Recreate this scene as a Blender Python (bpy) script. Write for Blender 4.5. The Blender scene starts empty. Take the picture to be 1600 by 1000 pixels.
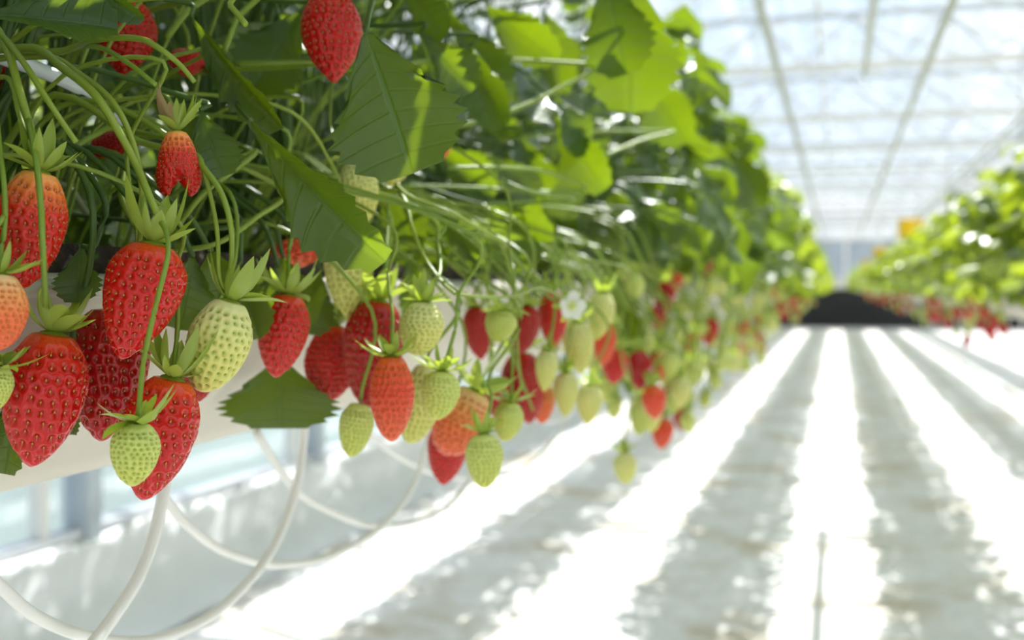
import bpy, math, random
import numpy as np
from mathutils import Vector, Matrix, Quaternion

# ------------------------------------------------------------------ camera, sky, sun, exposure
scene = bpy.context.scene
H = 1.62                      # lens height above the floor
F = 1750.0                    # focal length in pixels of the 1600 wide frame
YAW, PITCH = math.radians(16.2), math.radians(-1.64)
cam_d = bpy.data.cameras.new('camera')
cam_d.sensor_width = 22.3
cam_d.lens = 22.3 * F / 1600
cam_d.clip_start = 0.02
cam_d.clip_end = 400
cam_d.dof.use_dof = True
cam_d.dof.focus_distance = 0.565
cam_d.dof.aperture_fstop = 3.9
cam = bpy.data.objects.new('camera', cam_d)
scene.collection.objects.link(cam)
cam.location = (0, 0, H)
cam.rotation_euler = (math.radians(90) + PITCH, 0, YAW)
scene.camera = cam
CAM_R = cam.rotation_euler.to_matrix()

world = bpy.data.worlds.new('sky')
scene.world = world
world.use_nodes = True
wn = world.node_tree
wn.nodes.clear()
w_out = wn.nodes.new('ShaderNodeOutputWorld')
w_bg = wn.nodes.new('ShaderNodeBackground')
w_tc = wn.nodes.new('ShaderNodeTexCoord')
w_no = wn.nodes.new('ShaderNodeTexNoise')
w_no.inputs['Scale'].default_value = 3.0
w_no.inputs['Detail'].default_value = 5
w_rp = wn.nodes.new('ShaderNodeValToRGB')
w_rp.color_ramp.elements[0].position = 0.40
w_rp.color_ramp.elements[0].color = (0.68, 0.82, 1.0, 1)
w_rp.color_ramp.elements[1].position = 0.60
w_rp.color_ramp.elements[1].color = (1.0, 1.0, 1.0, 1)
wn.links.new(w_tc.outputs['Generated'], w_no.inputs['Vector'])
wn.links.new(w_no.outputs['Fac'], w_rp.inputs['Fac'])
wn.links.new(w_rp.outputs['Color'], w_bg.inputs['Color'])
w_bg.inputs['Strength'].default_value = 1.0
wn.links.new(w_bg.outputs['Background'], w_out.inputs['Surface'])

SUN_EL, SUN_AZ = math.radians(51), math.radians(6.0)     # ahead of the camera, a little to the right of the rows
sun_d = bpy.data.lights.new('sun', 'SUN')
sun_d.energy = 8.5
sun_d.angle = math.radians(0.53)
sun_d.color = (1.0, 0.95, 0.87)
sun = bpy.data.objects.new('sun', sun_d)
scene.collection.objects.link(sun)
sun_dir = Vector((math.sin(SUN_AZ) * math.cos(SUN_EL), math.cos(SUN_AZ) * math.cos(SUN_EL), math.sin(SUN_EL)))
sun.rotation_euler = sun_dir.to_track_quat('Z', 'Y').to_euler()
sun.location = (3, 20, 20)

scene.view_settings.view_transform = 'Standard'
scene.view_settings.look = 'None'
scene.view_settings.exposure = 0.38
scene.view_settings.gamma = 1.0
scene.view_settings.use_curve_mapping = False
try:
    scene.cycles.transparent_max_bounces = 24
except Exception:
    pass

random.seed(5)
RNG = np.random.default_rng(5)
COL = scene.collection

# ------------------------------------------------------------------ helpers
def at(px, py, depth):
    """photo pixel + distance along the lens axis -> world point"""
    v = Vector(((px - 800) / F * depth, (500 - py) / F * depth, -depth))
    return CAM_R @ v + Vector((0, 0, H))

def at_x(px, py, X):
    """photo pixel on the vertical plane x = X (the face of a row) -> world point"""
    d = CAM_R @ Vector(((px - 800) / F, (500 - py) / F, -1.0))
    return d * (X / d.x) + Vector((0, 0, H))

def link(o, parent=None):
    COL.objects.link(o)
    if parent is not None:
        o.parent = parent
    return o

def tag(o, label, cat, group=None, kind=None):
    o['label'] = label
    if cat: o['category'] = cat
    if group: o['group'] = group
    if kind: o['kind'] = kind
    return o

def empty(name, M=None, loc=None):
    o = bpy.data.objects.new(name, None)
    o.empty_display_size = 0.02
    if M is not None: o.matrix_world = M
    if loc is not None: o.location = loc
    COL.objects.link(o)
    return o

def mesh(name, V, Fs, mat=None, smooth=True, uv=None):
    me = bpy.data.meshes.new(name)
    V = np.asarray(V, dtype=float)
    me.from_pydata(V.tolist() if isinstance(V, np.ndarray) else V, [], [tuple(f) for f in (Fs.tolist() if isinstance(Fs, np.ndarray) else Fs)])
    if smooth:
        me.polygons.foreach_set('use_smooth', [True] * len(me.polygons))
    if uv is not None:
        l = me.uv_layers.new(name='UVMap')
        idx = np.empty(len(me.loops), dtype=np.int32)
        me.loops.foreach_get('vertex_index', idx)
        l.data.foreach_set('uv', np.asarray(uv, dtype=np.float32)[idx].ravel())
    if mat is not None:
        me.materials.append(mat)
    me.update()
    return me

def obj(name, me, parent=None, M=None):
    o = bpy.data.objects.new(name, me)
    if parent is not None: o.parent = parent
    if M is not None:
        if parent is not None: o.matrix_local = M
        else: o.matrix_world = M
    COL.objects.link(o)
    return o

class MB:
    """collects shapes for one mesh"""
    def __init__(self): self.V = []; self.F = []; self.n = 0
    def add(self, V, F):
        V = np.asarray(V, dtype=float)
        self.V.append(V); self.F += [tuple(int(i) + self.n for i in f) for f in F]; self.n += len(V)
        return self
    def box(self, a, b):
        x0, y0, z0 = a; x1, y1, z1 = b
        return self.add([(x0,y0,z0),(x1,y0,z0),(x1,y1,z0),(x0,y1,z0),(x0,y0,z1),(x1,y0,z1),(x1,y1,z1),(x0,y1,z1)],
                        [(0,3,2,1),(4,5,6,7),(0,1,5,4),(1,2,6,5),(2,3,7,6),(3,0,4,7)])
    def tube(self, P, r, n=6):
        V, F = tube_data(P, r, n)
        return self.add(V, F)
    def build(self, name, mat, parent=None, smooth=False, M=None):
        return obj(name, mesh(name, np.vstack(self.V), self.F, mat, smooth), parent, M)

def spline(P, n=6):
    """Catmull-Rom through the points"""
    P = [Vector(p) for p in P]
    if len(P) < 3: 
        return [P[0].lerp(P[1], i / n) for i in range(n + 1)]
    Q = [P[0] * 2 - P[1]] + P + [P[-1] * 2 - P[-2]]
    out = []
    for i in range(1, len(Q) - 2):
        p0, p1, p2, p3 = Q[i-1], Q[i], Q[i+1], Q[i+2]
        for k in range(n):
            t = k / n
            out.append(0.5 * ((2*p1) + (p2-p0)*t + (2*p0-5*p1+4*p2-p3)*t*t + (3*p1-p0-3*p2+p3)*t*t*t))
    out.append(P[-1])
    return out

def tube_data(P, r, n=6):
    P = np.array([tuple(p) for p in P], dtype=float)
    m = len(P)
    R = np.full(m, r, dtype=float) if np.isscalar(r) else np.interp(np.linspace(0, 1, m), np.linspace(0, 1, len(r)), r)
    T = np.gradient(P, axis=0)
    T /= np.linalg.norm(T, axis=1)[:, None] + 1e-12
    up = np.array([0.13, 0.21, 1.0]); up /= np.linalg.norm(up)
    if abs(T[:, 2]).mean() > 0.85: up = np.array([1.0, 0.2, 0.05])
    A = np.cross(T, up); A /= np.linalg.norm(A, axis=1)[:, None] + 1e-12
    B = np.cross(T, A)
    th = np.linspace(0, 2*math.pi, n, endpoint=False)
    V = (P[:, None, :] + R[:, None, None] * (np.cos(th)[None, :, None] * A[:, None, :] + np.sin(th)[None, :, None] * B[:, None, :])).reshape(-1, 3)
    Fs = []
    for i in range(m - 1):
        for j in range(n):
            k = (j + 1) % n
            Fs.append((i*n+j, i*n+k, (i+1)*n+k, (i+1)*n+j))
    Fs.append(tuple(range(n - 1, -1, -1)))
    Fs.append(tuple((m-1)*n + j for j in range(n)))
    return V, Fs

# ------------------------------------------------------------------ materials
def new_mat(name):
    m = bpy.data.materials.new(name); m.use_nodes = True
    nt = m.node_tree; nt.nodes.clear()
    out = nt.nodes.new('ShaderNodeOutputMaterial')
    return m, nt, out

def N(nt, t, **kw):
    n = nt.nodes.new(t)
    for k, v in kw.items():
        if k in n.inputs: n.inputs[k].default_value = v
        else: setattr(n, k, v)
    return n

def ramp(nt, stops):
    r = nt.nodes.new('ShaderNodeValToRGB')
    e = r.color_ramp.elements
    while len(e) < len(stops): e.new(0.5)
    for el, (p, c) in zip(e, stops):
        el.position = p; el.color = (*c, 1) if len(c) == 3 else c
    return r

def plain(name, col, rough=0.5, metal=0.0, var=0.06, scale=8.0, bump=0.0, bscale=60.0, spec=0.5):
    m, nt, out = new_mat(name)
    b = N(nt, 'ShaderNodeBsdfPrincipled', Roughness=rough, Metallic=metal)
    b.inputs['Specular IOR Level'].default_value = spec
    tc = N(nt, 'ShaderNodeTexCoord')
    no = N(nt, 'ShaderNodeTexNoise', Scale=scale, Detail=4.0)
    nt.links.new(tc.outputs['Object'], no.inputs['Vector'])
    r = ramp(nt, [(0.3, tuple(max(0, c*(1-var)) for c in col)), (0.7, tuple(min(1, c*(1+var)) for c in col))])
    nt.links.new(no.outputs['Fac'], r.inputs['Fac'])
    nt.links.new(r.outputs['Color'], b.inputs['Base Color'])
    if bump:
        n2 = N(nt, 'ShaderNodeTexNoise', Scale=bscale, Detail=3.0)
        nt.links.new(tc.outputs['Object'], n2.inputs['Vector'])
        bp = N(nt, 'ShaderNodeBump', Strength=bump, Distance=0.01)
        nt.links.new(n2.outputs['Fac'], bp.inputs['Height'])
        nt.links.new(bp.outputs['Normal'], b.inputs['Normal'])
    nt.links.new(b.outputs['BSDF'], out.inputs['Surface'])
    return m

def leaf_material(name, col_a, col_b, under, trans, veins=True, mixf=0.42, teeth=9):
    m, nt, out = new_mat(name)
    L = nt.links.new
    oi = N(nt, 'ShaderNodeObjectInfo')
    tc = N(nt, 'ShaderNodeTexCoord')
    no = N(nt, 'ShaderNodeTexNoise', Scale=14.0, Detail=3.0)
    L(tc.outputs['Object'], no.inputs['Vector'])
    add = N(nt, 'ShaderNodeMath', operation='MULTIPLY_ADD'); add.inputs[1].default_value = 0.6; 
    L(oi.outputs['Random'], add.inputs[0]); 
    half = N(nt, 'ShaderNodeMath', operation='MULTIPLY'); half.inputs[1].default_value = 0.45
    L(no.outputs['Fac'], half.inputs[0]); L(half.outputs[0], add.inputs[2])
    r = ramp(nt, [(0.15, col_a), (0.85, col_b)])
    L(add.outputs[0], r.inputs['Fac'])
    top = r.outputs['Color']
    b = N(nt, 'ShaderNodeBsdfPrincipled', Roughness=0.36)
    b.inputs['Specular IOR Level'].default_value = 0.5
    tr = N(nt, 'ShaderNodeBsdfTranslucent')
    tcol = N(nt, 'ShaderNodeRGB'); tcol.outputs[0].default_value = (*trans, 1)
    tro = tcol.outputs[0]
    if veins:
        uv = N(nt, 'ShaderNodeUVMap'); uv.uv_map = 'UVMap'
        sp = N(nt, 'ShaderNodeSeparateXYZ'); L(uv.outputs['UV'], sp.inputs[0])
        # midrib
        s = N(nt, 'ShaderNodeMath', operation='SUBTRACT'); s.inputs[1].default_value = 0.5; L(sp.outputs['X'], s.inputs[0])
        sa = N(nt, 'ShaderNodeMath', operation='ABSOLUTE'); L(s.outputs[0], sa.inputs[0])
        m1 = N(nt, 'ShaderNodeMapRange'); m1.inputs['From Min'].default_value = 0.012; m1.inputs['From Max'].default_value = 0.03
        m1.inputs['To Min'].default_value = 1; m1.inputs['To Max'].default_value = 0
        L(sa.outputs[0], m1.inputs['Value'])
        # side veins run to the tooth tips
        k = N(nt, 'ShaderNodeMath', operation='MULTIPLY'); k.inputs[1].default_value = teeth; L(sp.outputs['Y'], k.inputs[0])
        fr = N(nt, 'ShaderNodeMath', operation='PINGPONG'); fr.inputs[1].default_value = 0.5; L(k.outputs[0], fr.inputs[0])
        m2 = N(nt, 'ShaderNodeMapRange'); m2.inputs['From Min'].default_value = 0.03; m2.inputs['From Max'].default_value = 0.10
        m2.inputs['To Min'].default_value = 0.55; m2.inputs['To Max'].default_value = 0
        L(fr.outputs[0], m2.inputs['Value'])
        mx = N(nt, 'ShaderNodeMath', operation='MAXIMUM'); L(m1.outputs[0], mx.inputs[0]); L(m2.outputs[0], mx.inputs[1])
        vm = N(nt, 'ShaderNodeMix', data_type='RGBA'); 
        L(mx.outputs[0], vm.inputs['Factor']); L(top, vm.inputs[6]); vm.inputs[7].default_value = (col_b[0]*2.2, col_b[1]*1.7, col_b[2]*1.6, 1)
        top = vm.outputs[2]
        tm = N(nt, 'ShaderNodeMix', data_type='RGBA')
        L(mx.outputs[0], tm.inputs['Factor']); L(tro, tm.inputs[6]); tm.inputs[7].default_value = (trans[0]*0.75, trans[1]*0.75, trans[2]*0.7, 1)
        tro = tm.outputs[2]
        bp = N(nt, 'ShaderNodeBump', Strength=0.5, Distance=0.002); bp.invert = True
        L(mx.outputs[0], bp.inputs['Height']); L(bp.outputs['Normal'], b.inputs['Normal'])
    geo = N(nt, 'ShaderNodeNewGeometry')
    um = N(nt, 'ShaderNodeMix', data_type='RGBA')
    L(geo.outputs['Backfacing'], um.inputs['Factor']); L(top, um.inputs[6]); um.inputs[7].default_value = (*under, 1)
    L(um.outputs[2], b.inputs['Base Color'])
    L(tro, tr.inputs['Color'])
    mix = N(nt, 'ShaderNodeMixShader'); mix.inputs[0].default_value = mixf
    L(b.outputs['BSDF'], mix.inputs[1]); L(tr.outputs['BSDF'], mix.inputs[2])
    L(mix.outputs[0], out.inputs['Surface'])
    return m

def berry_material(name, stops, sss=0.08, rough=0.19, pit=None):
    """colour runs from shoulder (0) to tip (1); the pits around the seeds are coloured darker"""
    m, nt, out = new_mat(name)
    L = nt.links.new
    a = N(nt, 'ShaderNodeAttribute'); a.attribute_name = 'along'
    tc = N(nt, 'ShaderNodeTexCoord')
    no = N(nt, 'ShaderNodeTexNoise', Scale=45.0, Detail=2.0); L(tc.outputs['Object'], no.inputs['Vector'])
    ma = N(nt, 'ShaderNodeMath', operation='MULTIPLY_ADD'); ma.inputs[1].default_value = 0.22; L(no.outputs['Fac'], ma.inputs[0])
    sb = N(nt, 'ShaderNodeMath', operation='SUBTRACT'); sb.inputs[1].default_value = 0.11; L(a.outputs['Fac'], sb.inputs[0])
    L(sb.outputs[0], ma.inputs[2])
    r = ramp(nt, stops); L(ma.outputs[0], r.inputs['Fac'])
    c = r.outputs['Color']
    if pit:
        d = N(nt, 'ShaderNodeAttribute'); d.attribute_name = 'pit'
        mp = N(nt, 'ShaderNodeMix', data_type='RGBA'); L(d.outputs['Fac'], mp.inputs['Factor'])
        L(c, mp.inputs[6]); mp.inputs[7].default_value = (*pit, 1); c = mp.outputs[2]
    b = N(nt, 'ShaderNodeBsdfPrincipled', Roughness=rough)
    L(c, b.inputs['Base Color'])
    b.inputs['Subsurface Weight'].default_value = sss
    b.inputs['Subsurface Radius'].default_value = (1.0, 0.35, 0.2)
    b.inputs['Subsurface Scale'].default_value = 0.004
    b.inputs['Specular IOR Level'].default_value = 0.38
    L(b.outputs['BSDF'], out.inputs['Surface'])
    return m

MAT = {}
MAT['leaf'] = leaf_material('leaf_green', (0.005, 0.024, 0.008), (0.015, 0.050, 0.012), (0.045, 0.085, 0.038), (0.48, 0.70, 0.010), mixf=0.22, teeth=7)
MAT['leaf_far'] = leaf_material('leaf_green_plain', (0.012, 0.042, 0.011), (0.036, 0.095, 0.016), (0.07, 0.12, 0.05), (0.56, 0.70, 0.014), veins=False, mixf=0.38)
MAT['stem'] = leaf_material('stem_green', (0.18, 0.29, 0.025), (0.28, 0.37, 0.04), (0.2, 0.32, 0.04), (0.4, 0.5, 0.04), veins=False, mixf=0.15)
MAT['petiole'] = leaf_material('petiole_green', (0.045, 0.10, 0.015), (0.09, 0.16, 0.022), (0.07, 0.13, 0.02), (0.3, 0.4, 0.03), veins=False, mixf=0.12)
MAT['stem_old'] = plain('stem_old', (0.30, 0.30, 0.17), 0.6)
MAT['sepal'] = leaf_material('sepal_green', (0.16, 0.28, 0.025), (0.32, 0.42, 0.045), (0.30, 0.40, 0.07), (0.55, 0.68, 0.06), veins=False, mixf=0.35)
MAT['sepal_dry'] = leaf_material('sepal_dry', (0.60, 0.34, 0.14), (0.80, 0.62, 0.42), (0.5, 0.35, 0.2), (0.7, 0.5, 0.25), veins=False, mixf=0.35)
MAT['petal'] = leaf_material('petal_white', (0.8, 0.8, 0.76), (0.85, 0.85, 0.8), (0.8, 0.8, 0.76), (0.9, 0.9, 0.85), veins=False, mixf=0.35)
MAT['red'] = berry_material('berry_red', [(0.0, (0.70, 0.10, 0.015)), (0.12, (0.60, 0.022, 0.006)), (0.3, (0.52, 0.006, 0.004)), (1.0, (0.52, 0.009, 0.007))], pit=(0.30, 0.003, 0.003))
MAT['deep'] = berry_material('berry_deep_red', [(0.0, (0.45, 0.02, 0.01)), (0.2, (0.40, 0.005, 0.005)), (1.0, (0.40, 0.007, 0.008))], pit=(0.20, 0.003, 0.004))
MAT['shoulder'] = berry_material('berry_red_pale_shoulder', [(0.0, (0.85, 0.40, 0.10)), (0.12, (0.80, 0.22, 0.04)), (0.34, (0.58, 0.018, 0.006)), (1.0, (0.52, 0.007, 0.005))], pit=(0.30, 0.005, 0.005))
MAT['orange'] = berry_material('berry_orange', [(0.0, (0.78, 0.55, 0.28)), (0.25, (0.80, 0.33, 0.10)), (0.55, (0.74, 0.15, 0.04)), (1.0, (0.68, 0.09, 0.03))], pit=(0.6, 0.12, 0.03))
MAT['orange_red'] = berry_material('berry_orange_red', [(0.0, (0.70, 0.12, 0.02)), (0.4, (0.64, 0.05, 0.015)), (1.0, (0.70, 0.12, 0.04))], pit=(0.5, 0.03, 0.01))
MAT['green'] = berry_material('berry_unripe', [(0.0, (0.66, 0.66, 0.30)), (0.5, (0.64, 0.62, 0.19)), (1.0, (0.60, 0.58, 0.14))], sss=0.3, rough=0.4, pit=(0.36, 0.42, 0.08))
MAT['green2'] = berry_material('berry_unripe_small', [(0.0, (0.56, 0.62, 0.19)), (1.0, (0.52, 0.55, 0.10))], sss=0.3, rough=0.4, pit=(0.30, 0.40, 0.06))
MAT['seed_red'] = plain('seed_on_red', (0.62, 0.33, 0.06), 0.35, var=0.3, scale=300)
MAT['seed_green'] = plain('seed_on_green', (0.40, 0.46, 0.07), 0.45, var=0.2, scale=300)
MAT['gutter'] = plain('white_gutter_plastic', (0.58, 0.54, 0.45), 0.42, var=0.03, scale=5)
MAT['soil'] = plain('dark_substrate', (0.045, 0.03, 0.02), 0.95, var=0.5, scale=60, bump=0.8)
MAT['hose'] = plain('white_hose', (0.80, 0.79, 0.76), 0.3, var=0.03)
MAT['ribbon'] = plain('white_strip', (0.62, 0.66, 0.66), 0.25, var=0.04)
MAT['metal'] = plain('galvanised_steel', (0.55, 0.57, 0.60), 0.45, metal=0.55, var=0.1)
MAT['white_metal'] = plain('white_painted_steel', (0.80, 0.77, 0.72), 0.4, var=0.03)
MAT['grey_metal'] = plain('grey_painted_steel', (0.42, 0.47, 0.52), 0.5, var=0.06)
MAT['sheet'] = plain('white_sheet', (0.76, 0.77, 0.79), 0.4, var=0.05, scale=3, bump=0.5, bscale=5)
MAT['black'] = plain('black_band', (0.012, 0.012, 0.013), 0.6, var=0.3, scale=2)
MAT['panel'] = plain('blue_grey_panel', (0.50, 0.55, 0.62), 0.5, var=0.06, scale=1)
MAT['yellow'] = leaf_material('yellow_card', (0.85, 0.62, 0.02), (0.9, 0.68, 0.02), (0.9, 0.66, 0.02), (0.9, 0.7, 0.02), veins=False, mixf=0.4)
MAT['ground'] = plain('pale_ground', (0.16, 0.21, 0.20), 0.9, var=0.2, scale=0.3)
MAT['hedge'] = plain('far_hedge', (0.30, 0.38, 0.30), 0.9, var=0.3, scale=1)

def glass_mat():
    m, nt, out = new_mat('roof_glass')
    t = N(nt, 'ShaderNodeBsdfTransparent'); t.inputs['Color'].default_value = (0.95, 0.975, 1.0, 1)
    g = N(nt, 'ShaderNodeBsdfGlossy', Roughness=0.05); g.inputs['Color'].default_value = (1, 1, 1, 1)
    tl = N(nt, 'ShaderNodeBsdfTranslucent'); tl.inputs['Color'].default_value = (0.95, 0.97, 1, 1)
    fr = N(nt, 'ShaderNodeFresnel', IOR=1.3)
    fm = N(nt, 'ShaderNodeMath', operation='MULTIPLY'); fm.inputs[1].default_value = 0.3; nt.links.new(fr.outputs[0], fm.inputs[0])
    a = N(nt, 'ShaderNodeMixShader'); nt.links.new(fm.outputs[0], a.inputs[0])
    nt.links.new(t.outputs[0], a.inputs[1]); nt.links.new(g.outputs[0], a.inputs[2])
    b = N(nt, 'ShaderNodeMixShader'); b.inputs[0].default_value = 0.03      # thin film of dust
    nt.links.new(a.outputs[0], b.inputs[1]); nt.links.new(tl.outputs[0], b.inputs[2])
    nt.links.new(b.outputs[0], out.inputs['Surface'])
    return m
MAT['glass'] = glass_mat()

def floor_mat():
    m, nt, out = new_mat('white_ground_cloth')
    L = nt.links.new
    tc = N(nt, 'ShaderNodeTexCoord')
    b = N(nt, 'ShaderNodeBsdfPrincipled', Roughness=0.7)
    b.inputs['Specular IOR Level'].default_value = 0.3
    n1 = N(nt, 'ShaderNodeTexNoise', Scale=1.3, Detail=8.0, Roughness=0.7); L(tc.outputs['Object'], n1.inputs['Vector'])
    r1 = ramp(nt, [(0.38, (0.86, 0.85, 0.87)), (0.50, (0.80, 0.79, 0.80)), (0.60, (0.66, 0.60, 0.52)), (0.70, (0.52, 0.43, 0.30))]); L(n1.outputs['Fac'], r1.inputs['Fac'])
    n2 = N(nt, 'ShaderNodeTexNoise', Scale=9.0, Detail=6.0, Roughness=0.75); L(tc.outputs['Object'], n2.inputs['Vector'])
    r2 = ramp(nt, [(0.35, (0.86, 0.85, 0.83)), (0.55, (1, 1, 1))]); L(n2.outputs['Fac'], r2.inputs['Fac'])
    mx = N(nt, 'ShaderNodeMix', data_type='RGBA', blend_type='MULTIPLY'); mx.inputs['Factor'].default_value = 1.0
    L(r1.outputs['Color'], mx.inputs[6]); L(r2.outputs['Color'], mx.inputs[7])
    L(mx.outputs[2], b.inputs['Base Color'])
    n3 = N(nt, 'ShaderNodeTexNoise', Scale=22.0, Detail=5.0); L(tc.outputs['Object'], n3.inputs['Vector'])
    bp = N(nt, 'ShaderNodeBump', Strength=0.55, Distance=0.02); L(n3.outputs['Fac'], bp.inputs['Height'])
    L(bp.outputs['Normal'], b.inputs['Normal'])
    L(b.outputs['BSDF'], out.inputs['Surface'])
    return m
MAT['floor'] = floor_mat()

# ------------------------------------------------------------------ the greenhouse
X0, X1, Y0, Y1 = -3.5, 9.3, -10.3, 47.6
ROWS = [-3.02, -1.77, -0.52, 0.73, 1.98, 3.23]
LEFT, RIGHT = -0.52, 0.73

def structure(o):
    o['kind'] = 'structure'; return o

# floor with shallow wrinkles
nx, ny = 60, 250
gx, gy = np.meshgrid(np.linspace(X0, X1, nx), np.linspace(Y0, Y1, ny))
gz = 0.006 * np.sin(gx * 5.1 + np.sin(gy * 0.9)) * np.sin(gy * 1.7 + gx) + 0.004 * RNG.standard_normal(gx.shape)
V = np.stack([gx, gy, gz - 0.008], -1).reshape(-1, 3)
Fs = [(j*nx+i, j*nx+i+1, (j+1)*nx+i+1, (j+1)*nx+i) for j in range(ny-1) for i in range(nx-1)]
o = structure(obj('floor', mesh('floor', V, Fs, MAT['floor'])))
o['label'] = 'white ground cloth on the greenhouse floor with soil stains'
o = structure(MB().box((-80, -60, -0.3), (90, 160, -0.05)).build('ground', MAT['ground']))
o['label'] = 'pale ground outside the greenhouse'

# side wall: posts, panes, sill and a white sheet over its foot
wl = structure(empty('wall_left', loc=(X0, 0, 0)))
wl['label'] = 'glazed side wall on a low foot covered with white sheet'
ys = np.linspace(Y0, Y1, 260)
prof = [(-0.02, 0.43), (0.06, 0.42), (0.10, 0.37), (0.12, 0.24), (0.17, 0.11), (0.30, 0.03), (0.48, 0.006)]
V = []
for y in ys:
    for i, (dx, z) in enumerate(prof):
        w = 0.02 * math.sin(y * 3.1 + i) + 0.015 * math.sin(y * 7.7 + i * 2.0)
        V.append((dx + w * (1 if 1 < i < 6 else 0.3), y, z + (0.01 * math.sin(y * 5 + i) if i < 6 else 0)))
n = len(prof)
Fs = [(j*n+i, j*n+i+1, (j+1)*n+i+1, (j+1)*n+i) for j in range(len(ys)-1) for i in range(n-1)]
obj('foot_sheet', mesh('foot_sheet', V, Fs, MAT['sheet']), wl)
MB().box((-0.1, Y0, 0), (-0.02, Y1, 0.4)).build('foot_wall', MAT['white_metal'], wl)
MB().box((-0.06, Y0, 0.43), (0.05, Y1, 0.47)).build('sill', MAT['metal'], wl)
MB().box((-0.06, Y0, 2.55), (0.04, Y1, 2.62)).build('rail', MAT['white_metal'], wl)
post_me = None
PY = [4.6 + 2.47 * k for k in range(-6, 18)]
for k, y in enumerate(PY):
    if post_me is None:
        p = MB().box((-0.07, -0.055, 0.40), (0.07, 0.055, 4.2)).build('post', MAT['grey_metal'], wl); post_me = p.data
        fr_me = MB().box((-0.05, -0.02, 0.47), (0.03, 0.02, 4.2)).build('frame_bar', MAT['white_metal'], wl)
        fr_me.location = (0, y - 0.30, 0); fr_me = fr_me.data
    else:
        p = obj('post', post_me, wl)
        q = obj('frame_bar', fr_me, wl); q.location = (0, y - 0.30, 0)
    p.location = (0, y, 0)
pane_me = None
for k in range(len(PY) - 1):
    for zz, hh in ((0.47, 2.08), (2.62, 1.6)):
        me = MB().box((-0.012, PY[k] + 0.055, zz), (-0.006, PY[k+1] - 0.055, zz + hh)).build('pane', MAT['glass'], wl)

wr = structure(empty('wall_right', loc=(X1, 0, 0)))
wr['label'] = 'glazed side wall beyond the right rows'
MB().box((-0.02, Y0, 0), (0.08, Y1, 0.45)).build('foot_wall', MAT['white_metal'], wr)
for k, y in enumerate(PY):
    p = obj('post', post_me, wr); p.location = (0, y, 0)
for k in range(len(PY) - 1):
    MB().box((0, PY[k] + 0.055, 0.45), (0.006, PY[k+1] - 0.055, 4.2)).build('pane', MAT['glass'], wr)

wb = structure(empty('wall_back', loc=(0, Y1, 0)))
wb['label'] = 'end wall with a black band below a white beam and grey panels'
MB().box((X0, 0, 0), (X1, 0.05, 1.60)).build('black_band', MAT['black'], wb)  # plain black band across the lower end wall
MB().box((X0, -0.08, 1.60), (X1, 0.06, 2.02)).build('beam', MAT['white_metal'], wb)
k = 0
x = X0
while x < X1 - 0.1:
    MB().box((x + 0.05, 0, 2.02), (min(x + 1.22, X1), 0.03, 3.55)).build('panel', MAT['panel'], wb)
    MB().box((x - 0.03, -0.05, 2.02), (x + 0.05, 0.05, 5.0)).build('mullion', MAT['white_metal'], wb)
    MB().box((x + 0.05, 0, 3.62), (min(x + 1.22, X1), 0.008, 4.25)).build('pane', MAT['glass'], wb)
    x += 1.28
MB().box((X0, -0.06, 3.55), (X1, 0.06, 3.62)).build('rail', MAT['white_metal'], wb)

wf = structure(empty('wall_front', loc=(0, Y0, 0)))
wf['label'] = 'end wall of grey panels on a white beam'
MB().box((X0, -0.05, 0), (X1, 0, 1.60)).build('panel', MAT['panel'], wf)
MB().box((X0, -0.06, 1.60), (X1, 0.06, 1.80)).build('beam', MAT['white_metal'], wf)
for k in range(10):
    MB().box((X0 + 1.28 * k + .05, -0.03, 1.80), (X0 + 1.28 * k + 1.23, 0, 4.2)).build('panel', MAT['panel'], wf)
    MB().box((X0 + 1.28 * k - .05, -0.05, 1.80), (X0 + 1.28 * k + .05, 0.03, 4.25)).build('mullion', MAT['white_metal'], wf)

# roof: ridges parallel to the rows, every pane its own piece
SPAN, EAVE, RISE = 6.4, 4.25, 1.35
roof = structure(empty('ceiling', loc=(0, 0, 0)))
roof['label'] = 'ridged glass greenhouse roof'
half = math.hypot(SPAN / 2, RISE)
BAY = 1.575
nb = int((Y1 - Y0) / BAY)
slope = math.atan2(RISE, SPAN / 2)
pane = mesh('roof_pane', *(lambda m: (np.vstack(m.V), m.F))(MB().box((0.0, 0.02, -0.003), (half / 2 - 0.02, BAY - 0.02, 0.003))), MAT['glass'], False)
bar = mesh('glazing_bar', *(lambda m: (np.vstack(m.V), m.F))(MB().box((0.0, -0.02, -0.03), (half, 0.02, 0.01))), MAT['white_metal'], False)
for s in range(2):
    xa = X0 + s * SPAN
    for side in (0, 1):
        Mx = Matrix.Translation((xa if side == 0 else xa + SPAN, 0, EAVE)) @ (Matrix.Rotation(-slope, 4, 'Y') if side == 0 else Matrix.Rotation(math.pi, 4, 'Z') @ Matrix.Rotation(-slope, 4, 'Y'))
        for b in range(nb):
            y = Y0 + b * BAY
            sgn = 1 if side == 0 else -1
            yy = y if side == 0 else y + BAY
            for h2 in (0, 1):
                obj('roof_pane', pane, roof, Matrix.Translation((0, yy, 0)) @ Mx @ Matrix.Translation((h2 * half / 2, 0, 0)))
            obj('glazing_bar', bar, roof, Matrix.Translation((0, y, 0)) @ Mx)
    MB().box((xa + SPAN/2 - 0.03, Y0, EAVE + RISE - 0.05), (xa + SPAN/2 + 0.03, Y1, EAVE + RISE + 0.03)).build('ridge_beam', MAT['white_metal'], roof)
for s in range(3):
    xa = X0 + s * SPAN
    MB().box((xa - 0.08, Y0, EAVE - 0.10), (xa + 0.08, Y1, EAVE)).build('roof_gutter', MAT['metal'], roof)

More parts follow.
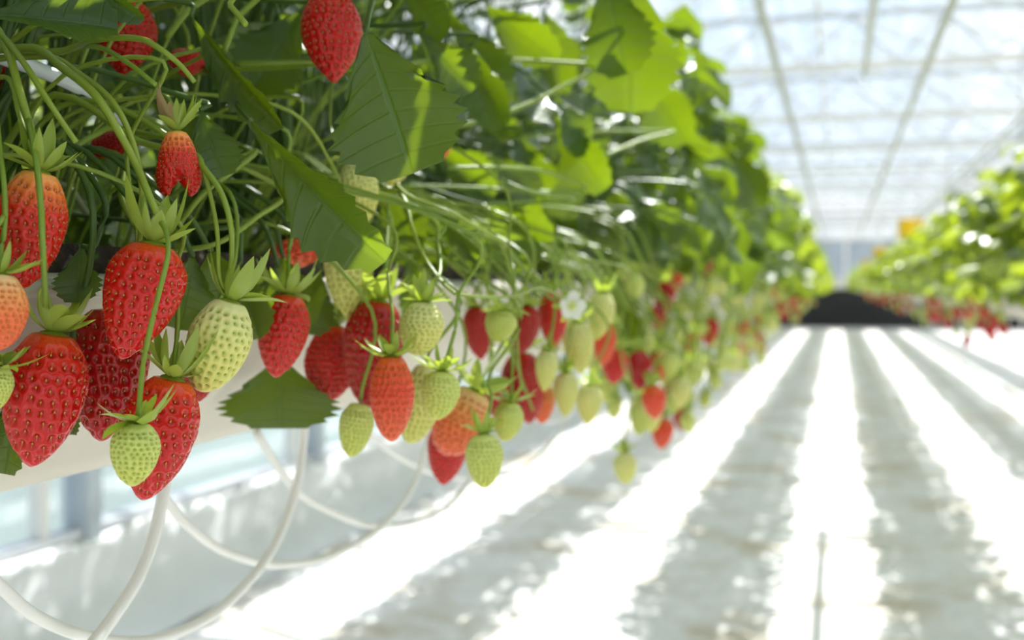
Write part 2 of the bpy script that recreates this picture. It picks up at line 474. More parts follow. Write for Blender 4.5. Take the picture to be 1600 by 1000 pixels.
# trusses across the house
ZT = H + 2.0
chord_b = mesh('bottom_chord', *(lambda m: (np.vstack(m.V), m.F))(MB().box((X0, -0.03, -0.035), (X1, 0.03, 0.035))), MAT['white_metal'], False)
chord_t = mesh('top_chord', *(lambda m: (np.vstack(m.V), m.F))(MB().box((X0, -0.02, -0.025), (X1, 0.02, 0.025))), MAT['metal'], False)
TD = 0.46
br = [mesh('brace', *tube_data([(0, 0, 0.03), (0.4, 0, TD - 0.02)], 0.011, 6), MAT['metal'], True),
      mesh('brace', *tube_data([(0, 0, TD - 0.02), (0.4, 0, 0.03)], 0.011, 6), MAT['metal'], True)]
TY = [10.6 + 3.15 * k for k in range(-6, 12)]
for i, y in enumerate(TY):
    t = empty('roof_truss', loc=(0, y, ZT))
    tag(t, 'white lattice roof truss spanning the greenhouse above the rows', 'truss', 'roof trusses one behind another')
    obj('bottom_chord', chord_b, t)
    c = obj('top_chord', chord_t, t); c.location = (0, 0, TD)
    for k in range(int((X1 - X0) / 0.8)):
        for j in (0, 1):
            b_ = obj('brace', br[j], t); b_.location = (X0 + 0.8 * k + 0.4 * j, 0, 0)
    for xp in (X0 + SPAN,):
        s_ = MB().box((xp - 0.03, -0.03, TD), (xp + 0.03, 0.03, EAVE - 0.1 - ZT)).build('strut', MAT['metal'], t)

# pipes that carry the rows, and hanger wires
for xr in ROWS:
    p = MB().tube([(xr, Y0, ZT - 0.075), (xr, Y1, ZT - 0.075)], 0.036, 10).build('carrier_pipe', MAT['white_metal'], smooth=True)
    tag(p, {LEFT: 'white carrier pipe running above the left row of plants', RIGHT: 'white carrier pipe running above the right row of plants'}.get(xr, 'white carrier pipe above a row further from the aisle'), 'pipe', 'carrier pipes under the trusses')
hp = MB().tube([(0.22, 7.3, ZT - 0.06), (0.22, 10.7, ZT - 0.06)], 0.03, 8).build('brace_pipe', MAT['white_metal'], smooth=True)
tag(hp, 'short pipe fixed lengthwise between two roof trusses above the aisle', 'pipe')
wire_me = mesh('wire', *tube_data([(0, 0, 0), (0, 0, ZT - 0.1 - (H - 0.02))], 0.0035, 5), MAT['metal'])
for xr in (LEFT, RIGHT):
    for y in [1.15 + 3.15 * k for k in range(1, 14)]:
        w = obj('hanger_wire', wire_me); w.location = (xr, y + (0.0 if xr < 0 else 0.8), H - 0.02)
        tag(w, 'thin steel hanger wire between pipe and %s gutter' % ('left' if xr < 0 else 'right'), 'wire', 'hanger wires of the %s row' % ('left' if xr < 0 else 'right'))

# growing gutters
GT = H - 0.005
gprof = [(-0.125, 0.0), (-0.130, 0.006), (-0.124, 0.010), (-0.118, 0.0), (-0.112, -0.03), (-0.106, -0.056), (-0.101, -0.064), (-0.088, -0.080), (-0.072, -0.101), (-0.060, -0.112), (-0.045, -0.116)]
gprof = gprof + [(-x, z) for x, z in gprof[::-1]]
inner = [(x * 0.965, z + 0.003) for x, z in gprof[::-1]]
ring = gprof + inner
gy0, gy1 = -9.0, 46.6
nr = len(ring)
V = [(x, gy0, z) for x, z in ring] + [(x, gy1, z) for x, z in ring]
gF = [(i, (i+1) % nr, nr + (i+1) % nr, nr + i) for i in range(nr)]
g_me = mesh('trough', V, gF, MAT['gutter'])
s_me = mesh('substrate', *(lambda m: (np.vstack(m.V), m.F))(MB().box((-0.1, gy0 + 0.01, -0.05), (0.1, gy1 - 0.01, 0.03))), MAT['soil'], False)
for xr in ROWS:
    g = empty('growing_gutter', loc=(xr, 0, GT))
    lab = {LEFT: 'cream white growing gutter hung with the near ripe strawberries', RIGHT: 'white growing gutter of the row across the aisle',
           -1.77: 'white growing gutter right behind the near row', -3.02: 'white growing gutter along the glazed side wall',
           1.98: 'white growing gutter right behind the row across the aisle', 3.23: 'white growing gutter of the outer right row'}[xr]
    tag(g, lab, 'gutter', 'growing gutters')
    obj('trough', g_me, g); obj('substrate', s_me, g)

# ------------------------------------------------------------------ leaves
def leaflet(name, fold=0.25, droop=0.25, wave=0.02, teeth=7, cols=(-1, -.66, -.33, 0, .33, .66, 1), width=0.80, mat='leaf', seed=0):
    rng = np.random.default_rng(seed)
    m = 2 * teeth + 1
    V, UV = [], []
    for i in range(m):
        u = i / (m - 1)
        w = 0.5 * width * max(0.0, math.sin(math.pi * (u * 0.89 + 0.02) ** 1.04)) ** 0.66
        w = max(w, 0.015)
        tip = (i % 2 == 0)
        for s in cols:
            a = abs(s)
            k = 1.0 if a < 0.99 else (1.06 if tip else 0.86)
            x = s * w * k
            y = u + 0.33 * a ** 1.2 * (1 - u) * min(1, u * 4 + 0.2) + (0.05 if (a > .99 and tip) else 0) * (1-u)
            z = fold * a * w + 0.012 * a * math.cos(2 * math.pi * teeth * u) * (1 if m > 9 else 0) - droop * u * u + wave * a * math.sin(u * 9 + seed + (2 if s > 0 else 0))
            V.append((x, y, z)); UV.append((s * 0.5 + 0.5, u))
    n = len(cols)
    Fs = [(j*n+i, j*n+i+1, (j+1)*n+i+1, (j+1)*n+i) for j in range(m-1) for i in range(n-1)]
    me = mesh(name, V, Fs, MAT[mat], True, UV)
    return me, np.array(V), Fs

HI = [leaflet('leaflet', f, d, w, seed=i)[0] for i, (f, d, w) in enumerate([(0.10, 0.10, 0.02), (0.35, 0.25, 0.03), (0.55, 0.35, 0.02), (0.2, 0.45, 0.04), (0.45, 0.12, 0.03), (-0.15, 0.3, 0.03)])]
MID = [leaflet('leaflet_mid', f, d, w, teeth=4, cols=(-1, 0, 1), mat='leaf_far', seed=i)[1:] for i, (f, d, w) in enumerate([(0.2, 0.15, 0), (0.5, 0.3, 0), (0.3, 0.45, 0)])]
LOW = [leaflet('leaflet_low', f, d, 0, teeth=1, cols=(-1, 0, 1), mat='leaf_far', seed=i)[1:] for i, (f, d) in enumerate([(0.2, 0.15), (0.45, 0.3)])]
for me in [m for m in bpy.data.meshes if m.name.startswith(('leaflet_mid', 'leaflet_low'))]:
    bpy.data.meshes.remove(me)

def frame(o, a, nrm):
    """matrix with +y along a and +z close to nrm"""
    a = Vector(a).normalized(); z = Vector(nrm); z = (z - a * z.dot(a))
    if z.length < 1e-5: z = a.orthogonal()
    z.normalize(); x = a.cross(z).normalized()
    return Matrix(((x.x, a.x, z.x, o[0]), (x.y, a.y, z.y, o[1]), (x.z, a.z, z.z, o[2]), (0, 0, 0, 1)))

def leaf_specs(rng, nleaf, keep=None, gy=0.0, size=(0.060, 0.085)):
    """leaves of one plant, about its crown at the origin: (petiole path, [(matrix, length)])"""
    out = []
    tries = 0
    while len(out) < nleaf and tries < nleaf * 6:
        tries += 1
        phi = math.radians(rng.uniform(-18, 198))
        rho = rng.uniform(0.72, 1.06) if rng.random() < 0.75 else rng.uniform(0.35, 0.75)
        cx = 0.355 * math.copysign(abs(math.cos(phi)) ** 0.52, math.cos(phi)) * rho
        cz = (0.52 if math.sin(phi) > 0 else 0.10) * math.sin(phi) * rho + 0.02
        cy = rng.uniform(-0.17, 0.17)
        p = Vector((cx, cy, cz))
        if keep and not keep(p): continue
        nrm = Vector((math.cos(phi) * 0.60 + rng.normal(0, .35), rng.normal(-0.05, .38), max(0.1, math.sin(phi)) + 0.50 + rng.normal(0, .25)))
        d = Vector((math.cos(phi) + rng.normal(0, .4), cy * 4 + rng.normal(0, .5), -0.35 + rng.normal(0, .3)))
        nrm.normalize(); d = (d - nrm * d.dot(nrm)).normalized()
        base = p - d * 0.03
        path = [Vector((0, 0, 0)), Vector((base.x * 0.35, base.y * 0.4, base.z * 0.62 + 0.06)), Vector((base.x * 0.8, base.y * 0.8, base.z * 0.97 + 0.035)), base]
        ls = rng.uniform(*size)
        lf = []
        side = nrm.cross(d)
        for ang, sc in ((0, 1.0), (1.15, 0.88), (-1.15, 0.88)):
            dd = (d * math.cos(ang) + side * math.sin(ang)).normalized()
            nn = (nrm + dd * rng.normal(0, .22) + side * rng.normal(0, .18)).normalized()
            lf.append((frame(base + dd * 0.006, dd - Vector((0, 0, 0.12)), nn), ls * sc))
        pts = [Mx @ (Vector(q) * l_) for Mx, l_ in lf for q in ((0, 0, 0), (0, .5, -.05), (0, 1, -.3), (.38, .65, 0), (-.38, .65, 0), (.25, .9, -.15), (-.25, .9, -.15), (.3, .35, 0), (-.3, .35, 0))]
        low = min([q.z for q in pts if abs(q.x) < 0.20], default=1.0)
        if low < 0.03:
            up = Vector((0, 0, 0.03 - low))
            lf = [(Matrix.Translation(up) @ Mx, l_) for Mx, l_ in lf]
            path = path[:1] + [q + up * f_ for q, f_ in zip(path[1:], (.6, .9, 1))]
        out.append((path, lf))
    return out

def plant_objects(root, specs, rng):
    for path, lf in specs:
        V, Fs = tube_data(spline(path, 4), [0.0024, 0.0016], 5)
        l = obj('leaf', mesh('petiole', V, Fs, MAT['petiole']), root)
        for Mx, s in lf:
            obj('leaflet', HI[rng.integers(len(HI))], l, Mx @ Matrix.Scale(s, 4))

def plant_mesh(specs, rng, kit, petiole=True):
    Vs, Fs, mats, n = [], [], [], 0
    for path, lf in specs:
        if petiole:
            V, F_ = tube_data(spline(path, 2), 0.002, 3)
            Vs.append(V); Fs += [tuple(i + n for i in f) for f in F_]; mats += [1] * len(F_); n += len(V)
        for Mx, s in lf:
            V, F_ = kit[rng.integers(len(kit))]
            A = np.array(Mx)[:3, :3] * s
            V = V @ A.T + np.array(Mx)[:3, 3]
            Vs.append(V); Fs += [tuple(i + n for i in f) for f in F_]; mats += [0] * len(F_); n += len(V)
    return np.vstack(Vs), Fs, mats

def near_keep(y0):
    def k(p):
        X, Y, Z = LEFT + p.x, y0 + p.y, GT + p.z - H
        if Y < -0.05 and X > -0.3: return False
        if Y > 0.9 and Z > 0.15 and Z * 0.96 > -1.7 * X: return False
        if 0.93 < Y < 1.8 and X > -0.37 and Z > 0.17: return False
        if Y < 0.62 and X > -0.50 and Z < 0.24: return False     # the open gap where the near fruit hang
        if Y < 1.35 and X > -0.40 and Z < 0.16: return False
        if Y < 1.0 and X > -0.40 and Z < 0.27: return False
        if Y > 1.3 and X > -0.34 and Z < 0.02: return False
        if Y < 0.9 and X > -0.62 and Z < 0.05: return False
        return True
    return k

LP = 'leafy strawberry plant with serrated green leaves in the left gutter beside the aisle'
LG = 'strawberry plants along the left gutter'
RP = 'leafy strawberry plant in the gutter on the right side of the aisle'
RG = 'strawberry plants along the right gutter'
rng = np.random.default_rng(11)
near_plants = []
y = -0.55
while y < 5.0:
    root = empty('strawberry_plant', loc=(LEFT + rng.uniform(-.05, .05), y, GT + 0.01))
    tag(root, LP, 'plant', LG)
    kp = near_keep(y)
    plant_objects(root, leaf_specs(rng, 28, (lambda p, kp=kp, dx=root.location.x - LEFT: kp(Vector((p.x + dx, p.y, p.z))))), rng)
    if y < 1.7:      # backing leaves on the wall side of the crown, added to darken the canopy
        plant_objects(root, leaf_specs(rng, 12, lambda p: p.x < 0.02 and p.z < 0.36), rng)
    if 0.3 < y < 1.1:  # out-of-view upper leaves, added to shade the leaves and fruit below
        dx = root.location.x
        plant_objects(root, leaf_specs(rng, 9, lambda p: -0.42 < dx + p.x < -0.20 and p.z > 0.30 and y + p.y < 0.92), rng)
    near_plants.append(root)
    y += 0.155

mid_variants = []
for k in range(6):
    V, F_, mi = plant_mesh(leaf_specs(rng, 42, size=(0.066, 0.092)), rng, MID)
    me = mesh('strawberry_plant', V, F_, MAT['leaf_far'])
    me.materials.append(MAT['stem'])
    me.polygons.foreach_set('material_index', mi)
    mid_variants.append(me)
def mid_row(xr, ya, yb, label, group):
    y = ya; i = 0
    while y < yb:
        o = obj('strawberry_plant', mid_variants[rng.integers(6)])
        o.location = (xr + rng.uniform(-.04, .04), y, GT + 0.01)
        o.rotation_euler = (0, 0, math.pi * rng.integers(2) + rng.uniform(-.2, .2))
        o.scale = (1, 1, rng.uniform(.88, 1.08) * (1 if xr < 0 else .70))
        tag(o, label, 'plant', group)
        y += 0.18 
mid_row(LEFT, 5.05, 23, LP, LG)
mid_row(RIGHT, 0.6, 28.5, RP, RG)

low_variants = [plant_mesh(leaf_specs(rng, 40, size=(0.07, 0.098)), rng, LOW, False) for k in range(6)]
def far_row(xr, ya, yb, label, group=None):
    Vs, Fs, n = [], [], 0
    y = ya
    while y < yb:
        V, F_, _ = low_variants[rng.integers(6)]
        sg = 1 if rng.random() < .5 else -1
        V = V * np.array([sg * (.8 if xr < -3 else 1), sg, rng.uniform(.9, 1.08)]) + np.array([xr, y, GT + 0.01])
        Vs.append(V); Fs += [tuple(i + n for i in f) for f in F_]; n += len(V)
        y += 0.18
    o = obj('strawberry_foliage', mesh('strawberry_foliage', np.vstack(Vs), Fs, MAT['leaf_far']))
    tag(o, label, 'foliage', kind='stuff')
far_row(LEFT, 23, 46.4, 'strawberry foliage at the far end of the left row')
far_row(RIGHT, 28.5, 46.4, 'strawberry foliage at the far end of the right row')
far_row(LEFT, -8.8, -0.7, 'strawberry foliage of the left row before its fruiting near end')
far_row(RIGHT, -8.8, 0.5, 'strawberry foliage of the right row facing the near ripe fruit')
far_row(-1.77, -8.8, 46.4, 'strawberry foliage of the row behind the left row')
far_row(-3.02, -8.8, 46.4, 'strawberry foliage of the row along the glazed side wall')
far_row(1.98, -8.8, 46.4, 'strawberry foliage of the row behind the right row')
far_row(3.23, -8.8, 46.4, 'strawberry foliage of the outermost right row')

def plant_for(p):
    return min(near_plants, key=lambda r: abs(r.location.y - p.y))

def to_local(root, p):
    return Vector(p) - root.location

# leaves seen singly in the photograph: base pixel, tip pixel, depths, width / length, roll, shape
HLEAF = []
def set_leaf(bp, tp, db, dt, wpx, roll=0, var=0, stem=None):
    b, t = at(*bp, db), at(*tp, dt)
    root = plant_for(b)
    a = t - b
    view = (Vector((0, 0, H)) - (b + t) * 0.5).normalized()
    nrm = Quaternion(a.normalized(), math.radians(roll)) @ view
    Ln = a.length
    wr_ = (wpx * (db + dt) / 2 / F) / Ln / 0.80
    Mx = frame(to_local(root, b), a, nrm) @ Matrix.Diagonal((Ln * wr_, Ln, Ln * 0.8, 1))
    end = to_local(root, b)
    if stem: pth = [to_local(root, at(*s)) for s in stem] + [end]
    elif end.z < 0.05 and end.x > 0.05:
        lx = LEFT + 0.145 - root.location.x
        pth = [Vector((0, 0, 0)), Vector((lx * .6, end.y * .4, .075)), Vector((lx, end.y * .75, .045)), Vector((max(lx, end.x), end.y * .95, end.z * .5 + .01)), end]
    else:
        pth = [Vector((0, 0, 0)), Vector((end.x * 0.3, end.y * 0.4, end.z * 0.7 + 0.05)), end - (Mx.to_3x3() @ Vector((0, 0.15, -0.02))), end]
    V, Fs = tube_data(spline(pth, 5), [0.0022, 0.0015], 6)
    l = obj('leaf', mesh('petiole', V, Fs, MAT['petiole']), root)
    obj('leaflet', HI[var], l, Mx)
    W_ = Matrix.Translation(root.location) @ Mx
    HLEAF.extend(np.array(W_ @ Vector((x_, y_, -.25 * y_ * y_))) for x_ in (-.3, -.15, 0, .15, .3) for y_ in (.15, .3, .45, .6, .75, .9))
    return l
set_leaf((572, 50), (642, 262), .66, .63, 215, 0, 0, [(600, -60, .80), (585, -10, .72), (576, 25, .68)])
set_leaf((392, 188), (572, 412), .64, .62, 120, 25, 1, [(300, 90, .80), (345, 130, .72), (375, 168, .66)])
set_leaf((945, -45), (975, 112), 1.06, 1.04, 120, 10, 0)
set_leaf((985, -40), (990, 162), 1.12, 1.10, 155, -8, 1)
set_leaf((866, 176), (934, 292), 1.15, 1.12, 80, 15, 1, [(740, 190, 1.25), (820, 178, 1.2)])
set_leaf((700, 22), (792, 140), .98, .96, 80, -20, 3)
set_leaf((628, -25), (692, 52), .86, .84, 66, 10, 0)
set_leaf((658, 52), (738, 140), .84, .84, 76, -15, 4)
set_leaf((735, 72), (772, 192), .95, .93, 80, 20, 1)
set_leaf((-30, 22), (184, 34), .53, .55, 105, -35, 4)
set_leaf((140, -30), (211, 32), .56, .56, 40, 20, 2)
set_leaf((1000, 105), (1062, 216), 1.6, 1.55, 92, 15, 1)
set_leaf((756, 322), (864, 364), 1.05, 1.0, 58, 25, 0)
set_leaf((438, 560), (432, 664), .800, .785, 190, 10, 5)
set_leaf((962, 375), (985, 600), 1.75, 1.65, 62, 10, 1)
set_leaf((300, 28), (428, 200), .68, .66, 64, 30, 4)
set_leaf((312, 172), (348, 270), .66, .64, 84, -10, 0)
set_leaf((600, 285), (642, 392), .98, .95, 84, 10, 0)
set_leaf((1082, 195), (1122, 298), 2.1, 2.0, 80, 20, 2)
set_leaf((1140, 235), (1185, 312), 2.6, 2.5, 66, -10, 1)
set_leaf((330, 250), (250, 190), .74, .76, 90, 10, 0)
set_leaf((60, 330), (150, 410), .74, .72, 100, -20, 1)
set_leaf((430, 420), (385, 500), .735, .725, 110, 0, 0)
set_leaf((470, 20), (395, 130), .80, .78, 120, 10, 1)
set_leaf((760, 10), (840, 80), 1.15, 1.1, 80, 10, 3)
set_leaf((850, 20), (880, 120), 1.25, 1.2, 70, -20, 2)
set_leaf((690, 330), (745, 420), 1.0, .98, 60, 20, 1)
def depth_at(px, X):
    return X / (CAM_R @ Vector(((px - 800) / F, 0, -1.0))).x
for lb, lt, w_, rl, vr in [((128, 385), (118, 468), 62, 10, 0), ((300, 400), (288, 506), 92, -15, 1), ((372, 415), (402, 525), 84, 15, 4), ((500, 425), (486, 520), 86, -10, 0),
                           ((235, 410), (212, 470), 80, 20, 3), ((330, 390), (345, 470), 80, 0, 1), ((575, 420), (560, 505), 80, 15, 0), ((640, 400), (650, 495), 78, -15, 1), ((440, 400), (452, 480), 84, 5, 2)]:
    dd = depth_at(lb[0], -.352 if lb[0] > 200 else -.372)
    set_leaf(lb, lt, dd + .015, dd - .005, w_ * .68 / dd, rl, vr)
for k in range(20):      # leaves in the band between the upper canopy and the middle fruit
    px, py = 640 + 19 * k + rng.uniform(-10, 10), rng.uniform(170, 370)
    dd = depth_at(px, rng.uniform(-.42, -.34))
    ln_ = .078 * F / dd; an = math.radians(rng.uniform(20, 110))
    py = min(py, 412 - ln_ * max(0.4, math.sin(an)))      # tips stay above the gutter lip
    set_leaf((px, py), (px + ln_ * math.cos(an), py + ln_ * math.sin(an)), dd + .01, dd - .015, ln_ * rng.uniform(.5, .9), rng.uniform(-40, 40), rng.integers(6))
set_leaf((40, 590), (0, 740), .585, .575, 70, 10, 2)
set_leaf((112, 590), (108, 682), .583, .583, 34, 10, 2, [(150, 400, .66), (133, 415, .60), (118, 470, .582), (113, 550, .580)])

# ------------------------------------------------------------------ strawberries
def profile(t, waist, tip):
    a = np.clip(t / waist, 0, 1); u = np.clip((t - waist) / (1 - waist), 0, 1)
    f = np.where(t < waist, (0.40 + 0.60 * np.sin(np.pi / 2 * a ** 0.85)) * np.sqrt(np.clip(t / 0.02, 0, 1)), np.clip(1 - u ** 1.9, 0, 1) ** tip)
    return f

def berry_surface(th, t, waist, tip, lobes, flat, split, bend):
    """unit berry: width 1, length 1, hanging from the origin"""
    f = 0.5 * profile(t, waist, tip)
    f = f * (1 + lobes[1] * np.cos(lobes[0] * th + lobes[2]) * np.sin(np.pi * np.clip(t, 0, 1)))
    x = f * np.cos(th); y = f * np.sin(th) * flat; z = -t
    if split:      # cleft fruit: the lower part opens into two fingers
        s = np.clip((t - 0.42) / 0.58, 0, 1)
        x = x * (1 + 0.35 * s)
        z = z + split * np.exp(-(x / 0.13) ** 2) * s
        x = x + np.sign(x) * 0.06 * s
    x = x + bend * t * t
    return np.stack([x, y, z], -1)

ASP = 1.55      # usual length / width
def make_berry(name, mat, seedmat, nu, nv, rows, waist=0.36, tip=0.72, lobes=(3, 0.02, 0.5), flat=0.95, split=0, bend=0.0, pit=0.040, hair=True, seeds=True, rs=0):
    rg = np.random.default_rng(rs)
    S = lambda th, t: berry_surface(th, t, waist, tip, lobes, flat, split, bend)
    th = np.linspace(0, 2*np.pi, nu, endpoint=False)
    s = np.linspace(0, 1, nv)
    t = np.clip((1 - np.cos(np.pi * s)) / 2 * 0.5 + s * 0.5, 0, 1)
    TH, T = np.meshgrid(th, t)
    P = S(TH, T)
    # outward normals
    e = 1e-3
    def normal(TH, T):
        Tm = np.clip(T, 0.02, 0.98)
        dth = S(TH + e, Tm) - S(TH - e, Tm); dt = S(TH, Tm + e) - S(TH, Tm - e)
        n = np.cross(dt, dth); n /= np.linalg.norm(n, axis=-1)[..., None] + 1e-12
        c = np.stack([np.cos(TH), np.sin(TH), 0 * TH], -1)
        sg = np.sign((n * c).sum(-1)); sg[sg == 0] = 1
        return n * sg[..., None]
    # seed lattice
    st, sth = [], []
    d = 0.92 / rows
    for j in range(rows):
        tj = 0.13 + j * d * .95 + rg.uniform(-.004, .004)
        f = float(profile(np.array(tj), waist, tip))
        cnt = max(3, int(round(math.pi * f / (d * ASP * 1.08))))
        for i in range(cnt):
            sth.append(2*math.pi * (i + 0.5 * (j % 2) + rg.uniform(-.2, .2)) / cnt); st.append(min(.985, tj + rg.uniform(-.17, .17) * d))
    sth, st = np.array(sth), np.array(st)
    SP = S(sth, st); SN = normal(sth, st)
    flatP = P.reshape(-1, 3)
    Dm = np.full(len(flatP), 9.0)
    for p in SP:
        Dm = np.minimum(Dm, ((flatP - p) ** 2 * np.array([1, 1, ASP ** 2 * .8])).sum(1))
    Dm = np.sqrt(Dm)
    sig = d * ASP * 0.30
    pitv = np.exp(-(Dm / sig) ** 2)
    NN = normal(TH, T).reshape(-1, 3)
    if pit:
        flatP = flatP + NN * (-pit * pitv + pit * 0.35 * np.clip(Dm / d / ASP - .3, 0, .5))[:, None] * np.clip(np.minimum(T.ravel() * 12, (1 - T.ravel()) * 14), 0, 1)[:, None]
    Fs = [(i*nu+j, (i+1)*nu+j, (i+1)*nu+(j+1) % nu, i*nu+(j+1) % nu) for i in range(nv-1) for j in range(nu)]
    me = mesh(name, flatP, Fs, MAT[mat])
    at_ = me.attributes.new('along', 'FLOAT', 'POINT'); at_.data.foreach_set('value', T.ravel().astype(np.float32))
    ap = me.attributes.new('pit', 'FLOAT', 'POINT'); ap.data.foreach_set('value', (pitv * 0.8).astype(np.float32))
    sm = None
    if seeds:
        b = MB()
        octa = np.array([(1, 0, 0), (0, 1, 0), (-1, 0, 0), (0, -1, 0), (0, 0, 1), (0, 0, -1)], float)
        OF = [(0,1,4),(1,2,4),(2,3,4),(3,0,4),(1,0,5),(2,1,5),(3,2,5),(0,3,5)]
        for p, n_ in zip(SP, SN):
            dn = np.array([0, 0, -1.0]) - n_ * (-n_[2]); dn /= np.linalg.norm(dn) + 1e-9
            sd = np.cross(n_, dn)
            c = p - n_ * pit * 0.62
            R_ = np.stack([sd * d * .16, dn * d * .17, n_ * d * .15])
            b.add(octa @ R_ + c, OF)
            if hair:
                h = c + n_ * (pit * .6 + .042) + dn * rg.uniform(-.02, .03)
                q = [c + sd * .0035, c - sd * .0035, c + dn * .0035, h]
                b.add(q, [(0, 1, 3), (1, 2, 3), (2, 0, 3)])
        sm = mesh('seeds', np.vstack(b.V), b.F, MAT[seedmat])
    return me, sm

KIND = {}
def kind(key, mat, sm, **kw):
    hi = make_berry('flesh', mat, sm, 128, 100, kw.pop('rows', 12), **kw)
    KIND[key] = hi
kind('red_a', 'red', 'seed_red', rows=10, tip=.70, rs=1)
kind('red_b', 'deep', 'seed_red', rows=11, waist=.32, tip=.66, lobes=(2, .05, .4), rs=2)
kind('red_c', 'shoulder', 'seed_red', rows=11, waist=.40, tip=.6, rs=3)
kind('red_d', 'red', 'seed_red', rows=11, waist=.30, tip=.75, bend=-.12, rs=4)
kind('red_e', 'red', 'seed_red', rows=11, waist=.42, tip=.9, rs=5)
kind('orange', 'orange', 'seed_red', rows=11, waist=.45, tip=.6, rs=6)
kind('orange_red', 'orange_red', 'seed_red', rows=11, waist=.42, tip=.62, rs=7)
kind('green_a', 'green', 'seed_green', rows=11, waist=.42, tip=.55, bend=-.08, rs=8)
kind('green_b', 'green2', 'seed_green', rows=11, waist=.36, tip=.62, rs=9)
kind('green_c', 'green', 'seed_green', rows=11, waist=.30, tip=.8, rs=10)
kind('cleft', 'shoulder', 'seed_red', rows=11, waist=.5, tip=.5, split=.27, flat=.8, rs=11)
kind('fan', 'red', 'seed_red', rows=11, waist=.5, tip=.5, lobes=(4, .13, 0.3), flat=.75, rs=12)
kind('heart', 'orange_red', 'seed_red', rows=8, waist=.30, tip=.75, lobes=(2, .12, 0), flat=.7, rs=13)

def sepal_mesh(name, curl, width, mat):
    V, m = [], 7
    for i in range(m):
        u = i / (m - 1)
        w = width * (0.25 + 1.5 * u) * (1 - u) ** 0.75 if u < 1 else 0.0
        w = width * math.sin(math.pi * min(1, u * .9 + .1)) ** .8 if u < 1 else 0.002
        for s in (-1, 0, 1):
            V.append((s * w * .5, u, curl * u * u + abs(s) * w * .22 - .02 * math.sin(u * 5)))
    Fs = [(j*3+i, j*3+i+1, (j+1)*3+i+1, (j+1)*3+i) for j in range(m-1) for i in range(2)]
    return mesh(name, V, Fs, MAT[mat], True, [(0.5, 0.5)] * len(V))
SEP = [sepal_mesh('sepal', .25, .36, 'sepal'), sepal_mesh('sepal', .55, .32, 'sepal'), sepal_mesh('sepal', -.15, .38, 'sepal'), sepal_mesh('sepal', .4, .22, 'sepal')]
SEP_DRY = sepal_mesh('dry_petal', .75, .60, 'sepal_dry')
V, Fs = [], []
m_ = 10
for i, (r, z) in enumerate([(0.19, -.03), (.17, .0), (.10, .03), (.05, .07), (.035, .12)]):
    for j in range(m_):
        a = 2*math.pi*j/m_; V.append((r*math.cos(a), r*math.sin(a), z))
Fs = [(i*m_+j, i*m_+(j+1) % m_, (i+1)*m_+(j+1) % m_, (i+1)*m_+j) for i in range(4) for j in range(m_)]
CUP = mesh('calyx', V, Fs, MAT['sepal'], True, [(0.5, 0.5)] * len(V))

def calyx(parent, W, rg, lift=0.5, n=11, ln=0.62, dry=0):
    c = obj('calyx', CUP, parent, Matrix.Scale(W, 4))
    off = rg.uniform(0, 6)
    for i in range(n):
        a = off + 2*math.pi*i/n + rg.uniform(-.15, .15)
        li = lift * .62 + rg.uniform(-.45, .45)
        l = ln * rg.uniform(.75, 1.25) * 1.1
        Mx = Matrix.Rotation(a, 4, 'Z') @ Matrix.Translation((0, .08, .015)) @ Matrix.Rotation(li, 4, 'X') @ Matrix.Scale(l, 4)
        if i < dry: obj('dry_petal', SEP_DRY, c, Mx)
        else: obj('sepal', SEP[rg.integers(4)], c, Mx)
    return c

CAPS = []                # (a, b, radius) of every fruit
def cap(top, tip, W):
    CAPS.append((np.array(top.lerp(tip, .20)), np.array(top.lerp(tip, .74)), W * .5))
    return len(CAPS) - 1
def clearance(P, skip=-1, extra=0.0):
    P = np.array([tuple(p) for p in P]); best = 9.0
    for i, (a, b, r) in enumerate(CAPS):
        if i == skip: continue
        if abs(a - P).sum(1).min() > .25: continue
        d = b - a; t = np.clip(((P - a) @ d) / (d @ d), 0, 1)
        best = min(best, float(np.linalg.norm(P - (a + t[:, None] * d), axis=1).min()) - r - extra)
    return best
rng2 = np.random.default_rng(77)
def to_crown(start, xr, side, me=-1, lead=None):
    """a stalk from start (or the end of lead) over the gutter lip into the substrate, clear of the other fruit"""
    best = None
    lead = lead or []
    p0 = lead[-1] if lead else start
    for k in range(220):
        h_ = rng2.uniform(.035, .11) * (1 if k < 25 else 1.5)
        dy = rng2.uniform(-.10, .12) * (1 if k < 25 else 1.6)
        zl = max(GT + .045, p0.z + h_ * .9)
        lip = Vector((xr + side * rng2.uniform(.15, .19), p0.y + dy * .55, zl))
        crown = Vector((xr + side * .055, p0.y + dy, GT + .012))
        over = Vector((xr + side * .095, p0.y + dy * .9, min(zl, GT + .07 + (zl - GT) * .35)))
        out_ = max(side * (p0.x - xr), .165)
        if p0.z < GT + .03 and not (lead and side * (p0.x - xr) < .12): up = [Vector((xr + side * (out_ + rng2.uniform(.0, .02 if k < 40 else .045)), p0.y + dy * (.12 if k < 40 else .6), p0.z * .5 + zl * .5))]
        else: up = [Vector((p0.x - side * rng2.uniform(.004, .005 if k < 40 else .05), p0.y + dy * (.12 if k < 40 else .6), p0.z * .45 + zl * .55))]
        if lead and side * (p0.x - xr) < .14 and p0.z > GT + .03:      # already inside the canopy
            Q = lead + [Vector((crown.x * .75 + p0.x * .25, (crown.y + p0.y) * .5, p0.z * .82 + crown.z * .18)), crown]
        else:
            Q = ([start] if not lead else lead) + up + [lip, over, crown]
        P = spline(Q, 6)
        c = clearance(P[3:], me, .0025)
        for p in P:
            rel = abs(p.x - xr)
            if .098 < rel < .137 and p.z < GT + .014: c -= .02
        if best is None or c > best[0]: best = (c, Q)
        if c > .002: break
    return best[1]

